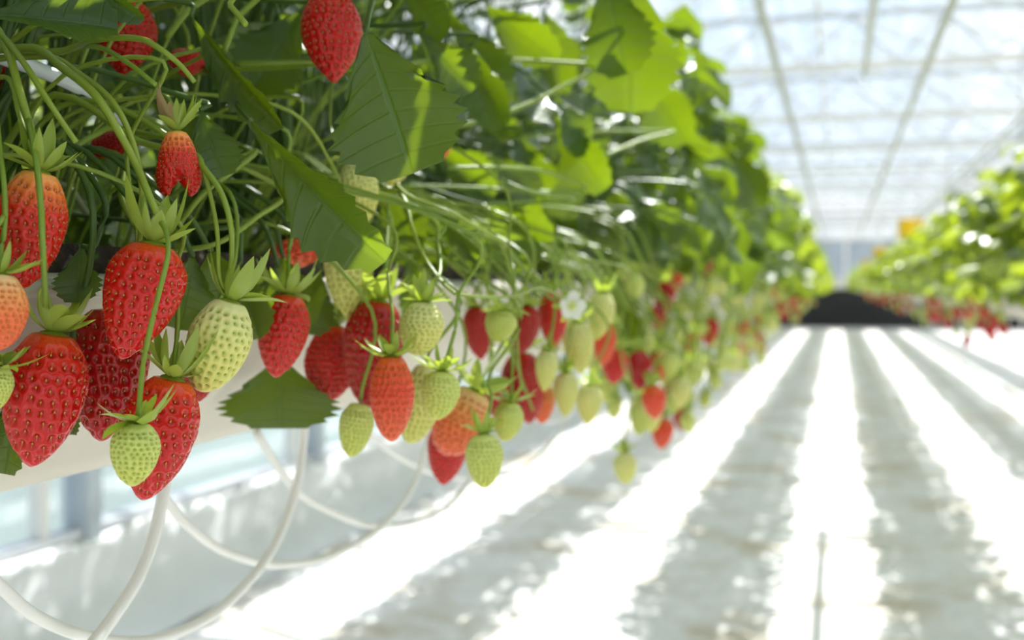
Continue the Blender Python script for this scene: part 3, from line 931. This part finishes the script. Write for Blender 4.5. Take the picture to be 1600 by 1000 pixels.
def strawberry(key, top, tip, W, label, stem=None, stem_r=.0013, spin=0.0, lift=.55, ln=.68, nsep=12, dry=0, group=None, cal=True, name='strawberry', me=-1, joined=False):
    """top and tip are world points, W the width in metres"""
    rg = np.random.default_rng(abs(hash(label)) % 1 + int(abs(top.x * 9e4 + top.z * 7e4)))
    ax = (top - tip); Ln = ax.length; z = ax.normalized()
    view = (Vector((0, 0, H)) - top).normalized()
    yv = -(view - z * view.dot(z)).normalized()
    x = yv.cross(z).normalized()
    R_ = Matrix((x, yv, z)).transposed().to_4x4()
    R_ = R_ @ Matrix.Rotation(spin, 4, 'Z') if key not in ('cleft', 'fan', 'heart') else R_
    Mx = Matrix.Translation(top) @ R_
    e = empty(name, Mx)
    tag(e, label, 'strawberry', group)
    fm, sm = KIND[key]
    D = Matrix.Diagonal((W, W, Ln, 1))
    obj('flesh', fm, e, D)
    if sm:
        so = obj('seeds', sm, e, D); so['kind'] = 'stuff'
    if cal: calyx(e, W * (.92 if W > .02 else 1.1), rg, lift, nsep, ln, dry)
    inv = Mx.inverted()
    if stem is None:
        stem = to_crown(top + z * .010, LEFT, 1, me)
    elif not joined:
        stem = to_crown(None, LEFT, 1, me, stem)
    if stem:
        P = spline([Vector((0, 0, W * .05))] + [inv @ Vector(p) for p in stem], 6)
        V, Fs = tube_data(P, stem_r, 6)
        obj('stem', mesh('stem', V, Fs, MAT['stem']), e)
    return e

HANDS = []
def B(key, tp, bp, w, depth, label, stem=None, d2=None, **kw):
    top, tip = at(*tp, depth), at(*bp, d2 or depth)
    st = [at(*p) for p in stem] if stem else stem
    HANDS.append(((key, top, tip, w * depth / F, label, st), dict(kw, me=cap(top, tip, w * depth / F))))

# in the order of the photograph, near fruit first
B('red_a', (84, 520), (48, 730), 126, .555, 'large glossy red strawberry under a long straight stem, tip over the gutter lip', [(74, 495, .548), (70, 450, .528), (67, 390, .513), (63, 310, .511), (55, 240, .522), (45, 188, .538)], stem_r=.0015, joined=True, ln=.55, lift=.75)
B('red_c', (62, 268), (28, 452), 106, .535, 'bright red strawberry with orange shoulder and brown tipped sepals above the orange berry', [(50, 240, .537), (30, 180, .545), (5, 120, .56)], lift=.9)
B('orange', (0, 428), (-4, 548), 86, .503, 'half ripe orange strawberry beside the long straight stem', [(0, 400, .503), (8, 340, .508), (2, 250, .52), (-20, 150, .55)], lift=.5, ln=.75)
B('red_d', (240, 380), (205, 564), 122, .56, 'big glossy red strawberry with a thin green stem crossing its front', [(243, 360, .56), (250, 343, .555)], joined=True, lift=.95)
B('red_b', (175, 482), (158, 690), 122, .605, 'dark red strawberry tucked behind the crossed one, touching its back', [(190, 450, .62), (215, 380, .63)], cal=False)
B('red_a', (270, 590), (222, 782), 122, .575, 'red strawberry hanging lowest behind the small pale green one', [(272, 570, .575), (278, 500, .58), (276, 420, .60)], lift=.9, spin=1.5)
B('green_b', (214, 660), (206, 760), 76, .515, 'small pale green strawberry with wide star shaped calyx in front of a red one', [(217, 640, .51), (225, 560, .515), (245, 470, .52), (262, 400, .53), (260, 365, .54), (250, 345, .55)], joined=True, lift=.42, ln=.85, nsep=10)
B('green_a', (360, 470), (322, 614), 98, .59, 'pale unripe strawberry with tall sepals hanging on two thin stems', [(356, 450, .59)], joined=True, lift=1.0, ln=.72)
B('red_b', (312, 552), (310, 628), 52, .66, 'sliver of a red strawberry peeping out behind the pale unripe one', cal=False)
B('green_b', (2, 572), (-14, 645), 48, .524, 'pale green strawberry with flat sepals touching the large glossy red one', [(-4, 555, .522), (-50, 505, .495), (-60, 440, .486), (-22, 380, .497), (6, 338, .507)], joined=True, lift=.3, ln=.9)
B('cleft', (276, 205), (280, 312), 62, .59, 'cleft red strawberry with two lobes and dry curled petals on top', [(276, 195, .60), (270, 170, .63), (240, 150, .66)], lift=.9, dry=4, ln=.85)
B('red_a', (452, 460), (430, 590), 82, .71, 'neat red strawberry alone against the gutter above the drooping dark leaf', [(450, 440, .71), (452, 390, .71), (460, 340, .73)], lift=.55, spin=.8)
B('heart', (466, 372), (470, 418), 86, .78, 'heart shaped orange red strawberry with a dark hollow under the dark leaf', cal=False)
B('red_e', (514, -14), (522, 130), 95, .72, 'red strawberry high among the leaves beside the big dark leaf', [(512, -40, .74)])
B('green_a', (552, 252), (572, 350), 62, .80, 'pale strawberry under the big dark leaf with a green shoulder', [(530, 230, .80), (515, 190, .82), (520, 120, .85)], lift=.3)
B('green_c', (545, 370), (543, 497), 78, .79, 'long whitish strawberry half hidden by the tip of a dark leaf', cal=False)
B('green_c', (622, 226), (610, 292), 56, .86, 'whitish strawberry tip below the edge of the big dark leaf', cal=False)
B('orange', (686, 212), (688, 250), 34, .95, 'tiny orange fruit showing below the leaves')
B('fan', (522, 508), (512, 626), 74, .818, 'furrowed red strawberry on the wall side of a cluster', [(530, 490, .81), (545, 440, .84)], lift=.9)
B('red_b', (592, 470), (572, 640), 92, .79, 'deep red strawberry in the cluster behind the orange red one', [(600, 450, .79), (603, 400, .80), (606, 340, .83)], lift=.9)
B('orange_red', (612, 556), (612, 690), 70, .72, 'orange red strawberry with a straight stem in front of the cluster', [(612, 530, .72), (613, 490, .73), (606, 430, .75)], lift=.35, ln=.7)
B('green_a', (662, 472), (656, 556), 70, .75, 'plump pale strawberry with sunlit sepals beside the deep red one', [(680, 440, .75), (688, 420, .77), (684, 380, .79)], lift=.7, ln=.6)
B('green_a', (668, 570), (646, 694), 66, .80, 'pale strawberry hanging behind its sunlit neighbour', cal=False)
B('green_b', (692, 580), (682, 656), 62, .76, 'pale green strawberry with bright sunlit calyx over the orange one', [(698, 560, .76), (712, 510, .76), (716, 462, .77)], lift=.6, ln=.8)
B('green_b', (562, 630), (548, 714), 54, .77, 'pale green strawberry hanging alone below the red cluster', lift=.4, cal=False)
B('orange', (744, 610), (692, 710), 88, .86, 'blushing orange strawberry lying over a red tip', lift=.5)
B('red_a', (704, 655), (692, 758), 64, .908, 'red strawberry tip below the blushing orange one', cal=False)
B('green_b', (756, 678), (757, 763), 60, .81, 'pale green strawberry hanging lowest in front of the sunlit floor', [(762, 655, .81), (768, 620, .82), (765, 585, .84)], lift=.5, ln=.65)
B('green_b', (798, 628), (788, 690), 48, .88, 'round small pale green strawberry above the lowest one', [(800, 600, .88), (801, 540, .89), (802, 480, .92)], lift=.4)
B('green_b', (786, 484), (776, 535), 50, .86, 'small unripe strawberry facing out with flared calyx below a thin arching stem', [(800, 470, .87), (804, 430, .89), (795, 385, .92)], lift=-.1, ln=.8)
B('red_b', (742, 480), (752, 562), 44, 1.0, 'red strawberry behind the flared unripe one')
B('red_b', (826, 478), (812, 554), 46, 1.02, 'slim red strawberry beside the flared unripe one')
B('red_a', (862, 455), (866, 545), 46, 1.05, 'red strawberry right behind the white flower')
B('red_b', (812, 552), (828, 662), 66, 1.065, 'large deep red strawberry low in the middle cluster')
B('red_b', (770, 590), (790, 660), 50, 1.04, 'red strawberry partly covered by the round small green one', cal=False)
B('green_c', (856, 548), (850, 612), 36, 1.0, 'slender pale strawberry in front of the middle red cluster', [(862, 520, .985), (868, 470, .99), (866, 420, 1.0)])
B('green_c', (884, 582), (884, 652), 40, 1.08, 'pale strawberry beside the narrow orange one')
B('orange', (852, 600), (846, 662), 34, 1.1, 'narrow orange strawberry among pale ones')
B('green_c', (922, 602), (918, 664), 42, 1.15, 'pale strawberry low over the floor past the middle cluster')
B('green_c', (900, 505), (908, 585), 50, 1.12, 'bulky pale strawberry below the white flower')
B('green_c', (942, 458), (932, 532), 44, 1.15, 'pale strawberry with sunlit calyx beside the white flower')
B('orange_red', (946, 505), (942, 570), 36, 1.3, 'orange strawberry behind the pale ones')
B('red_a', (962, 545), (958, 600), 42, 1.35, 'bright red strawberry beside a dark hanging leaf')
B('green_b', (1004, 622), (998, 680), 36, 1.55, 'pale green strawberry hanging far out over the aisle')
B('green_b', (1054, 608), (1052, 645), 28, 1.75, 'small green strawberry hung out over the aisle beyond the larger one')
B('green_b', (1102, 614), (1100, 637), 20, 2.2, 'tiny round green strawberry hung out over the aisle')
B('green_b', (1086, 565), (1083, 602), 32, 2.0, 'green strawberry low at the row edge above the aisle')
B('green_b', (1050, 566), (1048, 602), 30, 1.9, 'round green strawberry low at the row edge')
B('green_b', (996, 556), (994, 612), 32, 1.6, 'green strawberry low beside the dark hanging leaf')
B('green_b', (1030, 545), (1024, 592), 36, 1.7, 'pale green strawberry slanting at the row edge')
B('red_a', (1112, 498), (1106, 540), 27, 2.3, 'red strawberry low at the row edge among pale ones')
B('red_e', (200, 0), (190, 118), 95, .74, 'shaded red strawberry behind the arching cut stems', cal=False)
B('red_e', (292, 78), (290, 120), 60, .76, 'shaded red strawberry beside the shiny dark leaf', cal=False)
B('red_b', (14, 58), (8, 155), 62, .692, 'shaded red strawberry behind the white strip', cal=False)
B('red_b', (215, 215), (128, 236), 44, .73, 'shaded red strawberry lying sideways behind the cleft one', cal=False)


# stems drawn over the dark inside of the canopy
def set_stem(pts, r, name='fruit_stem', mat='stem', joined=False):
    P = [at(*p) for p in pts]
    root = plant_for(P[0])
    Q = [to_local(root, p) for p in P]
    if not joined:                       # grow it from the crown of its plant
        flip = pts[-1][2] > pts[0][2]
        if flip: Q = Q[::-1]
        bestq = None
        for k in range(60):
            m_ = Vector((Q[0].x * .28 + rng2.uniform(-.0012, .0012) * k, Q[0].y * .45 + rng2.uniform(-.002, .002) * k, Q[0].z * .82 + .01 + rng2.uniform(-.0005, .002) * k))
            T_ = [Vector((0, 0, 0)), m_] + Q
            if Q[0].z < .09 and Q[0].x > .08: T_ = [Vector((0, 0, 0)), Vector((.07, m_.y, .10 + .001 * k)), Vector((.135, Q[0].y * .8, max(.075, Q[0].z * .9) + .0005 * k))] + Q
            c = clearance([q + root.location for q in spline(T_, 6)[:-14]], -1, .002)
            if bestq is None or c > bestq[0]: bestq = (c, T_)
            if c > .001: break
        Q = bestq[1]
        if flip: Q = Q[::-1]
    V, Fs = tube_data(spline(Q, 6), r, 7)
    return obj(name, mesh(name, V, Fs, MAT[mat]), root)
set_stem([(-30, 60, .60), (0, 55, .56), (35, 95, .54), (70, 150, .53), (100, 195, .53), (119, 222, .53)], [.0018, .0014])
set_stem([(-20, 40, .58), (12, 80, .55), (30, 140, .54), (45, 190, .54), (55, 230, .54)], [.0024, .0018])
set_stem([(40, 75, .60), (100, 108, .57), (150, 150, .56), (185, 205, .56), (212, 255, .56), (235, 310, .55), (250, 343, .55)], [.0026, .0018])
set_stem([(60, 88, .60), (130, 120, .58), (180, 165, .57), (210, 230, .57), (222, 300, .57), (218, 380, .58)], [.0020, .0014])
set_stem([(100, 80, .62), (150, 62, .58), (215, 60, .56), (248, 75, .55), (280, 100, .55), (304, 128, .55)], [.0022, .0012])
set_stem([(100, 78, .63), (150, 73, .58), (195, 95, .56), (243, 132, .55)], [.0018, .0012])
set_stem([(335, -10, .60), (360, 10, .58), (384, 38, .57)], .0016)
set_stem([(90, 245, .62), (150, 210, .64), (180, 200, .66)], .0018)
set_stem([(270, 392, .66), (340, 380, .66), (400, 340, .68), (442, 300, .70)], .0016)
set_stem([(280, 350, .66), (320, 300, .66), (360, 270, .68), (400, 235, .7)], .0018)
set_stem([(180, 240, .68), (190, 310, .66), (215, 360, .66)], .0018)
set_stem([(100, 290, .74), (140, 340, .74), (182, 395, .74)], .0022, 'old_stem', 'stem_old')
set_stem([(300, 240, .60), (318, 262, .59), (345, 300, .585), (360, 350, .58), (362, 400, .585), (356, 455, .59)], [.0022, .0013])
set_stem([(318, 265, .59), (332, 320, .588), (340, 370, .585), (342, 430, .586), (352, 456, .59)], .0012, joined=True)
set_stem([(370, 100, .74), (430, 98, .74), (490, 100, .75)], .002)
set_stem([(260, 60, .70), (290, 20, .70), (320, -10, .72)], .0022)
set_stem([(350, 80, .70), (370, 30, .70), (390, -10, .72)], .002)
set_stem([(618, 288, .84), (645, 310, .81), (700, 330, .80), (745, 355, .82), (780, 380, .85)], .0014)
set_stem([(622, 300, .83), (644, 355, .80), (662, 400, .80), (690, 440, .78), (712, 460, .76)], .0013)
set_stem([(668, 330, .80), (682, 380, .79), (688, 430, .78)], .0012)
set_stem([(606, 330, .84), (606, 400, .83), (603, 450, .82)], .0016)
set_stem([(715, 460, .77), (760, 464, .80), (805, 462, .84), (845, 450, .90), (885, 468, .96)], .0011, joined=True)
set_stem([(700, 200, .95), (780, 180, 1.0), (870, 140, 1.05), (915, 100, 1.08)], .0022)
set_stem([(940, 245, 1.35), (1000, 220, 1.4), (1040, 205, 1.45)], .0025)
set_stem([(700, 262, .95), (790, 262, 1.0), (860, 270, 1.08), (900, 300, 1.12)], .0018)
set_stem([(780, 280, 1.0), (830, 300, 1.0), (890, 312, 1.05)], .0016)
set_stem([(740, 350, .92), (790, 385, .95), (820, 420, .98), (858, 450, 1.0), (880, 480, 1.0)], .0014)
set_stem([(780, 380, .94), (800, 430, .95), (802, 490, .96)], .0012)

# fruitless stalks hanging through the band of middle fruit: chosen here, built when all fruit have their places
LOOSE = []
for k in range(34):
    px = rng.uniform(700, 1010); X = rng.uniform(-.38, -.26)
    py = rng.uniform(330, 420)
    a0 = at_x(px, py, X)
    q0 = Vector((rng.uniform(.0, .06), rng.uniform(-.05, .08), -rng.uniform(.06, .14)))
    d0 = rng.uniform(-.06, .06)
    LOOSE.append((a0, q0, d0))

# flower among the middle fruit
def flower(p, s, n, label):
    f = empty('strawberry_flower', frame(p, n.orthogonal(), n)); tag(f, label, 'flower')
    rg = np.random.default_rng(int(abs(p.y) * 1e4))
    pm = []
    V = [(0, 0, 0)]
    for i in range(9):
        a = math.pi * (i / 8) ; V.append((.38 * math.cos(a) * (1 if i not in (0, 8) else .8), .42 + .46 * math.sin(a), .08 * math.sin(a)))
    pmesh = mesh('petal', V, [(0, i, i + 1) for i in range(1, 9)], MAT['petal'], True, [(0.5, 0.5)] * 10)
    for i in range(5):
        obj('petal', pmesh, f, Matrix.Rotation(i * 2*math.pi/5, 4, 'Z') @ Matrix.Rotation(rg.uniform(-.1, .6), 4, 'X') @ Matrix.Scale(s, 4))
    d = MB()
    for i in range(5):
        r = [.32, .30, .22, .12, .02][i]; 
        d.V.append(np.array([(r*s*math.cos(2*math.pi*j/12), r*s*math.sin(2*math.pi*j/12), s*(.02 + .07*i)) for j in range(12)]))
    Fs = [(i*12+j, i*12+(j+1) % 12, (i+1)*12+(j+1) % 12, (i+1)*12+j) for i in range(4) for j in range(12)]
    obj('flower_centre', mesh('flower_centre', np.vstack(d.V), Fs, MAT['green2']), f)
    for i in range(6):
        obj('sepal', SEP[2], f, Matrix.Rotation(i * math.pi/3 + .3, 4, 'Z') @ Matrix.Translation((0, 0, -.001)) @ Matrix.Scale(s * 1.05, 4))
    V, Fs = tube_data(spline([Vector((0, 0, 0)), Vector((0, 0, -.012)), f.matrix_world.inverted() @ (p + Vector((-.03, .02, .05))), f.matrix_world.inverted() @ (p + Vector((-.07, .03, max(.06, GT + .06 - p.z)))), f.matrix_world.inverted() @ Vector((LEFT + .11, p.y + .06, GT + .06)), f.matrix_world.inverted() @ Vector((LEFT + .06, p.y + .07, GT + .012))], 5), .001, 6)
    obj('stem', mesh('stem', V, Fs, MAT['stem']), f)
flower(at(893, 478, .98), .016, Vector((.35, -.75, -.1)).normalized(), 'small white strawberry flower at the end of a thin arching stem')
flower(at(1180, 420, 3.2), .018, Vector((.6, -.5, .5)).normalized(), 'white strawberry flower further along the left row')

# fruit further along the rows: copies of a few simple ones with their stems
def simple_berry(mat, smat, W, Ln, rs):
    fm, sm = make_berry('flesh', mat, smat, 26, 20, 9, pit=.02, hair=False, seeds=False, rs=rs)
    fm.transform(Matrix.Diagonal((W, W, Ln, 1)))
    V, Fs, n = [], [], 0
    rg = np.random.default_rng(rs)
    base = np.array([tuple(v.co) for v in SEP[0].vertices]); bf = [tuple(p.vertices) for p in SEP[0].polygons]
    for i in range(8):
        Mx = Matrix.Rotation(2*math.pi*i/8 + rg.uniform(-.2, .2), 4, 'Z') @ Matrix.Translation((0, W*.08, .001)) @ Matrix.Rotation(rg.uniform(.2, .9), 4, 'X') @ Matrix.Scale(W*.62, 4)
        A = np.array(Mx); V.append(base @ A[:3, :3].T + A[:3, 3]); Fs += [tuple(j + n for j in f) for f in bf]; n += len(base)
    cm = mesh('calyx', np.vstack(V), Fs, MAT['sepal'])
    return fm, cm
SB = {'red': [simple_berry('red', 'seed_red', .036, .048, 40), simple_berry('deep', 'seed_red', .034, .052, 41), simple_berry('orange_red', 'seed_red', .033, .046, 42)],
      'pale': [simple_berry('green', 'seed_green', .032, .044, 43), simple_berry('green2', 'seed_green', .027, .036, 44), simple_berry('green2', 'seed_green', .020, .026, 45)]}
far_fruit = {'left': [], 'right': []}
SCAT = []
HL = np.array(HLEAF)
def scatter(xr, side, n, ya, yb, pred, word, spread, zr, limit):
    for i in range(n):
        u = rng.random()
        y = ya * (yb / ya) ** u
        red = rng.random() < pred
        fm, cm = SB['red' if red else 'pale'][rng.integers(3)]
        x = xr + side * rng.uniform(*spread)
        z = H + rng.uniform(*zr)
        x = xr + side * max(.152, side * (x - xr))
        R_ = Matrix.Rotation(rng.uniform(-.6, .6) + (0 if side > 0 else math.pi), 4, 'Z') @ Matrix.Rotation(rng.uniform(-.25, .25), 4, 'X')
        co = np.array([tuple(v.co) for v in fm.vertices]); Wb, Lb = np.ptp(co[:, 0]), -co[:, 2].min()
        ax = R_.to_3x3() @ Vector((0, 0, -1))
        p = Vector((x, y, z)); bestp = None
        for k in range(60):                # keep the fruit out of each other
            c = clearance([p + ax * Lb * t for t in (.2, .35, .5, .7)], -1, Wb * .5)
            hl = HL - np.array(p + ax * Lb * .45)
            c = min(c, float((np.linalg.norm(hl * np.array([1, 1, Wb / Lb]), axis=1)).min()) - Wb * .5 - .001)
            if bestp is None or c > bestp[0]: bestp = (c, p.copy())
            if c > .001: break
            g_ = .02 + .0015 * k
            p = Vector((x + side * rng2.uniform(0, g_), y + rng2.uniform(-g_, g_) * 1.6, z + rng2.uniform(-g_, g_)))
            p.x = xr + side * min(max(.152, side * (p.x - xr)), .30)
        p = bestp[1]
        SCAT.append((Matrix.Translation(p) @ R_, cap(p, p + ax * Lb, Wb), xr, side, red, word, (fm, cm), p.y > limit))
def build_scattered():
    for Mx, me_, xr, side, red, word, (fm, cm), far in SCAT:
        top_ = Mx.translation
        Q = to_crown(top_ + Mx.to_3x3() @ Vector((0, 0, .006)), xr, side, me_)
        inv = Mx.inverted()
        V, Fs_ = tube_data(spline([Vector((0, 0, 0))] + [inv @ q for q in Q], 3 if far else 5), .0013, 4 if far else 5)
        stm = mesh('stem', V, Fs_, MAT['stem'])
        if far:
            far_fruit[word].append((Mx, (fm, cm, stm))); continue
        e = empty('strawberry', Mx)
        col = 'ripe red' if red else 'pale unripe'
        tag(e, '%s strawberry hanging among others further along the %s row' % (col, word), 'strawberry', '%s strawberries further along the %s row' % (col, word))
        obj('flesh', fm, e); obj('calyx', cm, e); obj('stem', stm, e)
def far_fruit_object(word):
    Vs, Fs, mi, al, mats, n = [], [], [], [], [], 0
    for Mx, ms in far_fruit[word]:
        A = np.array(Mx)
        for me in ms:
            co = np.empty(len(me.vertices) * 3); me.vertices.foreach_get('co', co); co = co.reshape(-1, 3)
            m = me.materials[0]
            if m not in mats: mats.append(m)
            a = np.zeros(len(co), np.float32)
            if 'along' in me.attributes: me.attributes['along'].data.foreach_get('value', a)
            Vs.append(co @ A[:3, :3].T + A[:3, 3]); al.append(a)
            Fs += [tuple(v + n for v in p.vertices) for p in me.polygons]; mi += [mats.index(m)] * len(me.polygons); n += len(co)
    me = mesh('far_strawberries', np.vstack(Vs), Fs)
    for m in mats: me.materials.append(m)
    me.polygons.foreach_set('material_index', mi)
    me.attributes.new('along', 'FLOAT', 'POINT').data.foreach_set('value', np.concatenate(al))
    tag(obj('far_strawberries', me), 'tiny blurred strawberries at the far end of the %s row' % word, 'strawberries', kind='stuff')
scatter(LEFT, 1, 230, 1.45, 14, .28, 'left', (.16, .29), (-.20, .10), 5.2)
scatter(LEFT, 1, 45, 1.3, 5, .15, 'left', (.20, .29), (-.22, -.08), 5.2)
scatter(RIGHT, -1, 120, 4.6, 26, .6, 'right', (.14, .26), (-.19, .02), 11)
scatter(RIGHT, -1, 26, 4.3, 7, .7, 'right', (.14, .2), (-.14, .02), 11)
build_scattered()
for a0, q0, d0 in LOOSE:
    root = plant_for(a0); bestq = None
    for t in range(150):
        g_ = .002 * t
        a = a0 + Vector((rng2.uniform(-g_, g_) * .3, rng2.uniform(-g_, g_), rng2.uniform(-g_, g_) * .3)) if t else a0
        a.x = max(a.x, LEFT + .15)
        b = a + q0
        top = Vector((LEFT + .06, a.y + d0, GT + .015))
        Q = [top, Vector((LEFT + .10, a.y + d0 * .8, max(GT + .06, a.z * .5 + GT * .5 + .05))), a, b]
        if a.z < GT + .04: Q.insert(2, Vector((LEFT + .155, a.y + d0 * .4, GT + .05)))
        P = spline(Q, 5); c = clearance(P, -1, .0013)
        if bestq is None or c > bestq[0]: bestq = (c, P)
        if c > .001: break
    V, Fs = tube_data([to_local(root, p) for p in bestq[1]], .0013, 5)
    obj('fruit_stem', mesh('fruit_stem', V, Fs, MAT['stem']), root)
for a_, k_ in HANDS: strawberry(*a_, **k_)
far_fruit_object('left')
far_fruit_object('right')

# ------------------------------------------------------------------ drip hoses under the gutters
_gp = sorted([(0.0, -.116), (.045, -.116), (.060, -.112), (.072, -.101), (.088, -.080), (.101, -.064), (.106, -.056), (.112, -.03), (.118, 0.0)])
def under(x, xr):
    return GT + float(np.interp(abs(x - xr), [q[0] for q in _gp], [q[1] for q in _gp])) - .0015
def hose(x, ya, yb, zb, name_label, r=.0036, skew=0.0, xo=0.0, group=None):
    P = []
    zt = under(x, LEFT if x < 0 else RIGHT)
    for i in range(25):
        t = i / 24
        s = 1 - (2 * t - 1) ** 2
        P.append((x + xo * s, ya + (yb - ya) * (t + skew * math.sin(math.pi * t) * .3), zt - (zt - zb) * s ** .8))
    V, Fs = tube_data(P, r, 8)
    return tag(obj('drip_hose', mesh('drip_hose', V, Fs, MAT['hose'])), name_label, 'hose', group)
HX = -.45
def hose_path(X, pts, label, r):
    P = spline([at_x(px, py, X) for px, py in pts], 6)
    for k in (0, 1):                     # both ends are plugged into the underside of the gutter
        P = P[::-1]
        while P[-1].z > under(X, LEFT) - .006: P.pop()
        xe = max(min(X, LEFT + .085), LEFT)
        e = Vector((xe, P[-1].y + (P[-1].y - P[-4].y) * .3, under(xe, LEFT)))
        gap = (e - P[-1]).length
        if gap > .015: P += [P[-1].lerp(e, .35) + Vector(((X - xe) * .2, 0, 0)), P[-1].lerp(e, .7)]
        P.append(e)
    V, Fs = tube_data(P, r, 8)
    tag(obj('drip_hose', mesh('drip_hose', V, Fs, MAT['hose'])), label, 'hose')
hose_path(-.43, [(-150, 690), (-95, 800), (-40, 875), (0, 915), (60, 965), (150, 998), (240, 1000), (330, 962), (400, 895), (440, 830), (468, 740), (476, 660), (478, 610)], 'white hose in a deep loop rising beside the drooping dark leaf', .0038)
hose_path(-.41, [(268, 690), (256, 770), (240, 840), (212, 910), (150, 1000), (70, 1080), (-40, 1110), (-160, 1060), (-260, 900), (-300, 800)], 'white hose dropping steeply below the lowest red strawberry', .0040)
hose_path(-.46, [(232, 700), (262, 785), (330, 850), (400, 878), (450, 882), (520, 868), (600, 820), (645, 760), (668, 690), (672, 640)], 'white hose loop starting below the lowest red strawberry', .0036)
hose_path(-.475, [(395, 660), (412, 695), (465, 768), (530, 805), (590, 822), (650, 815), (700, 790), (735, 750), (760, 700), (765, 650)], 'white hose loop crossing in front of the grey wall post', .0036)
hose_path(-.506, [(560, 640), (582, 682), (650, 728), (720, 746), (800, 738), (850, 705), (885, 655), (900, 610)], 'white hose loop below the blushing orange strawberry', .0036)
for k in range(14):
    ya = 1.55 + .42 * k
    hose((-.462 if k % 2 == 0 else -.485) + rng.uniform(-.05, .0) * .1, ya, ya + rng.uniform(.5, .75), H - rng.uniform(.19, .26), 'white hose loop under the left gutter further along', .0036, group='hoses further along the left gutter')
for k in range(18):
    ya = 3.6 + .5 * k
    hose(RIGHT - (.085 if k % 2 else .06) + rng.uniform(.0, .05) * .1, ya, ya + rng.uniform(.5, .8), H - rng.uniform(.2, .3), 'white hose loop under the right gutter', .0036, group='hoses under the right gutter')

# white strip among the stems
P = spline([at(-120, 40, .60), at(0, 88, .62), at(60, 108, .63), at(138, 146, .66), at(200, 200, .72)], 8)
V = []
for i, p in enumerate(P):
    w = .0045 * (1 if i < len(P) - 10 else .6)
    V += [p + Vector((0, 0, w)), p + Vector((.0015, -.001, w * .2)), p - Vector((-.0005, 0, w))]
    V += [p - Vector((.001, -.001, w)), p + Vector((-.0005, 0.001, w * .2)), p + Vector((-.001, 0.001, w))]
Fs = [(i*6+j, i*6+(j+1) % 6, (i+1)*6+(j+1) % 6, (i+1)*6+j) for i in range(len(P)-1) for j in range(6)]
tag(obj('support_strip', mesh('support_strip', [tuple(v) for v in V], Fs, MAT['ribbon'])), 'white plastic strip running behind the arching stems', 'strip')

# yellow sticky cards above the right row
for i, (y, lab) in enumerate([(12.1, 'large yellow sticky card above the right row'), (20.5, 'yellow sticky card standing second along the right row'), (30.0, 'small far yellow sticky card third along the right row'), (38.0, 'tiny far yellow sticky card last along the right row')]):
    c = empty('sticky_card', loc=(RIGHT - .02, y, GT + .01)); tag(c, lab, 'sticky card', 'yellow sticky cards on sticks')
    me = MB().box((-.125, -.002, .50), (.125, .002, .70)).build('card', MAT['yellow'], c)
    MB().tube([(0, .005, 0), (0, .005, .69)], .003, 6).build('stick', MAT['stem_old'], c)
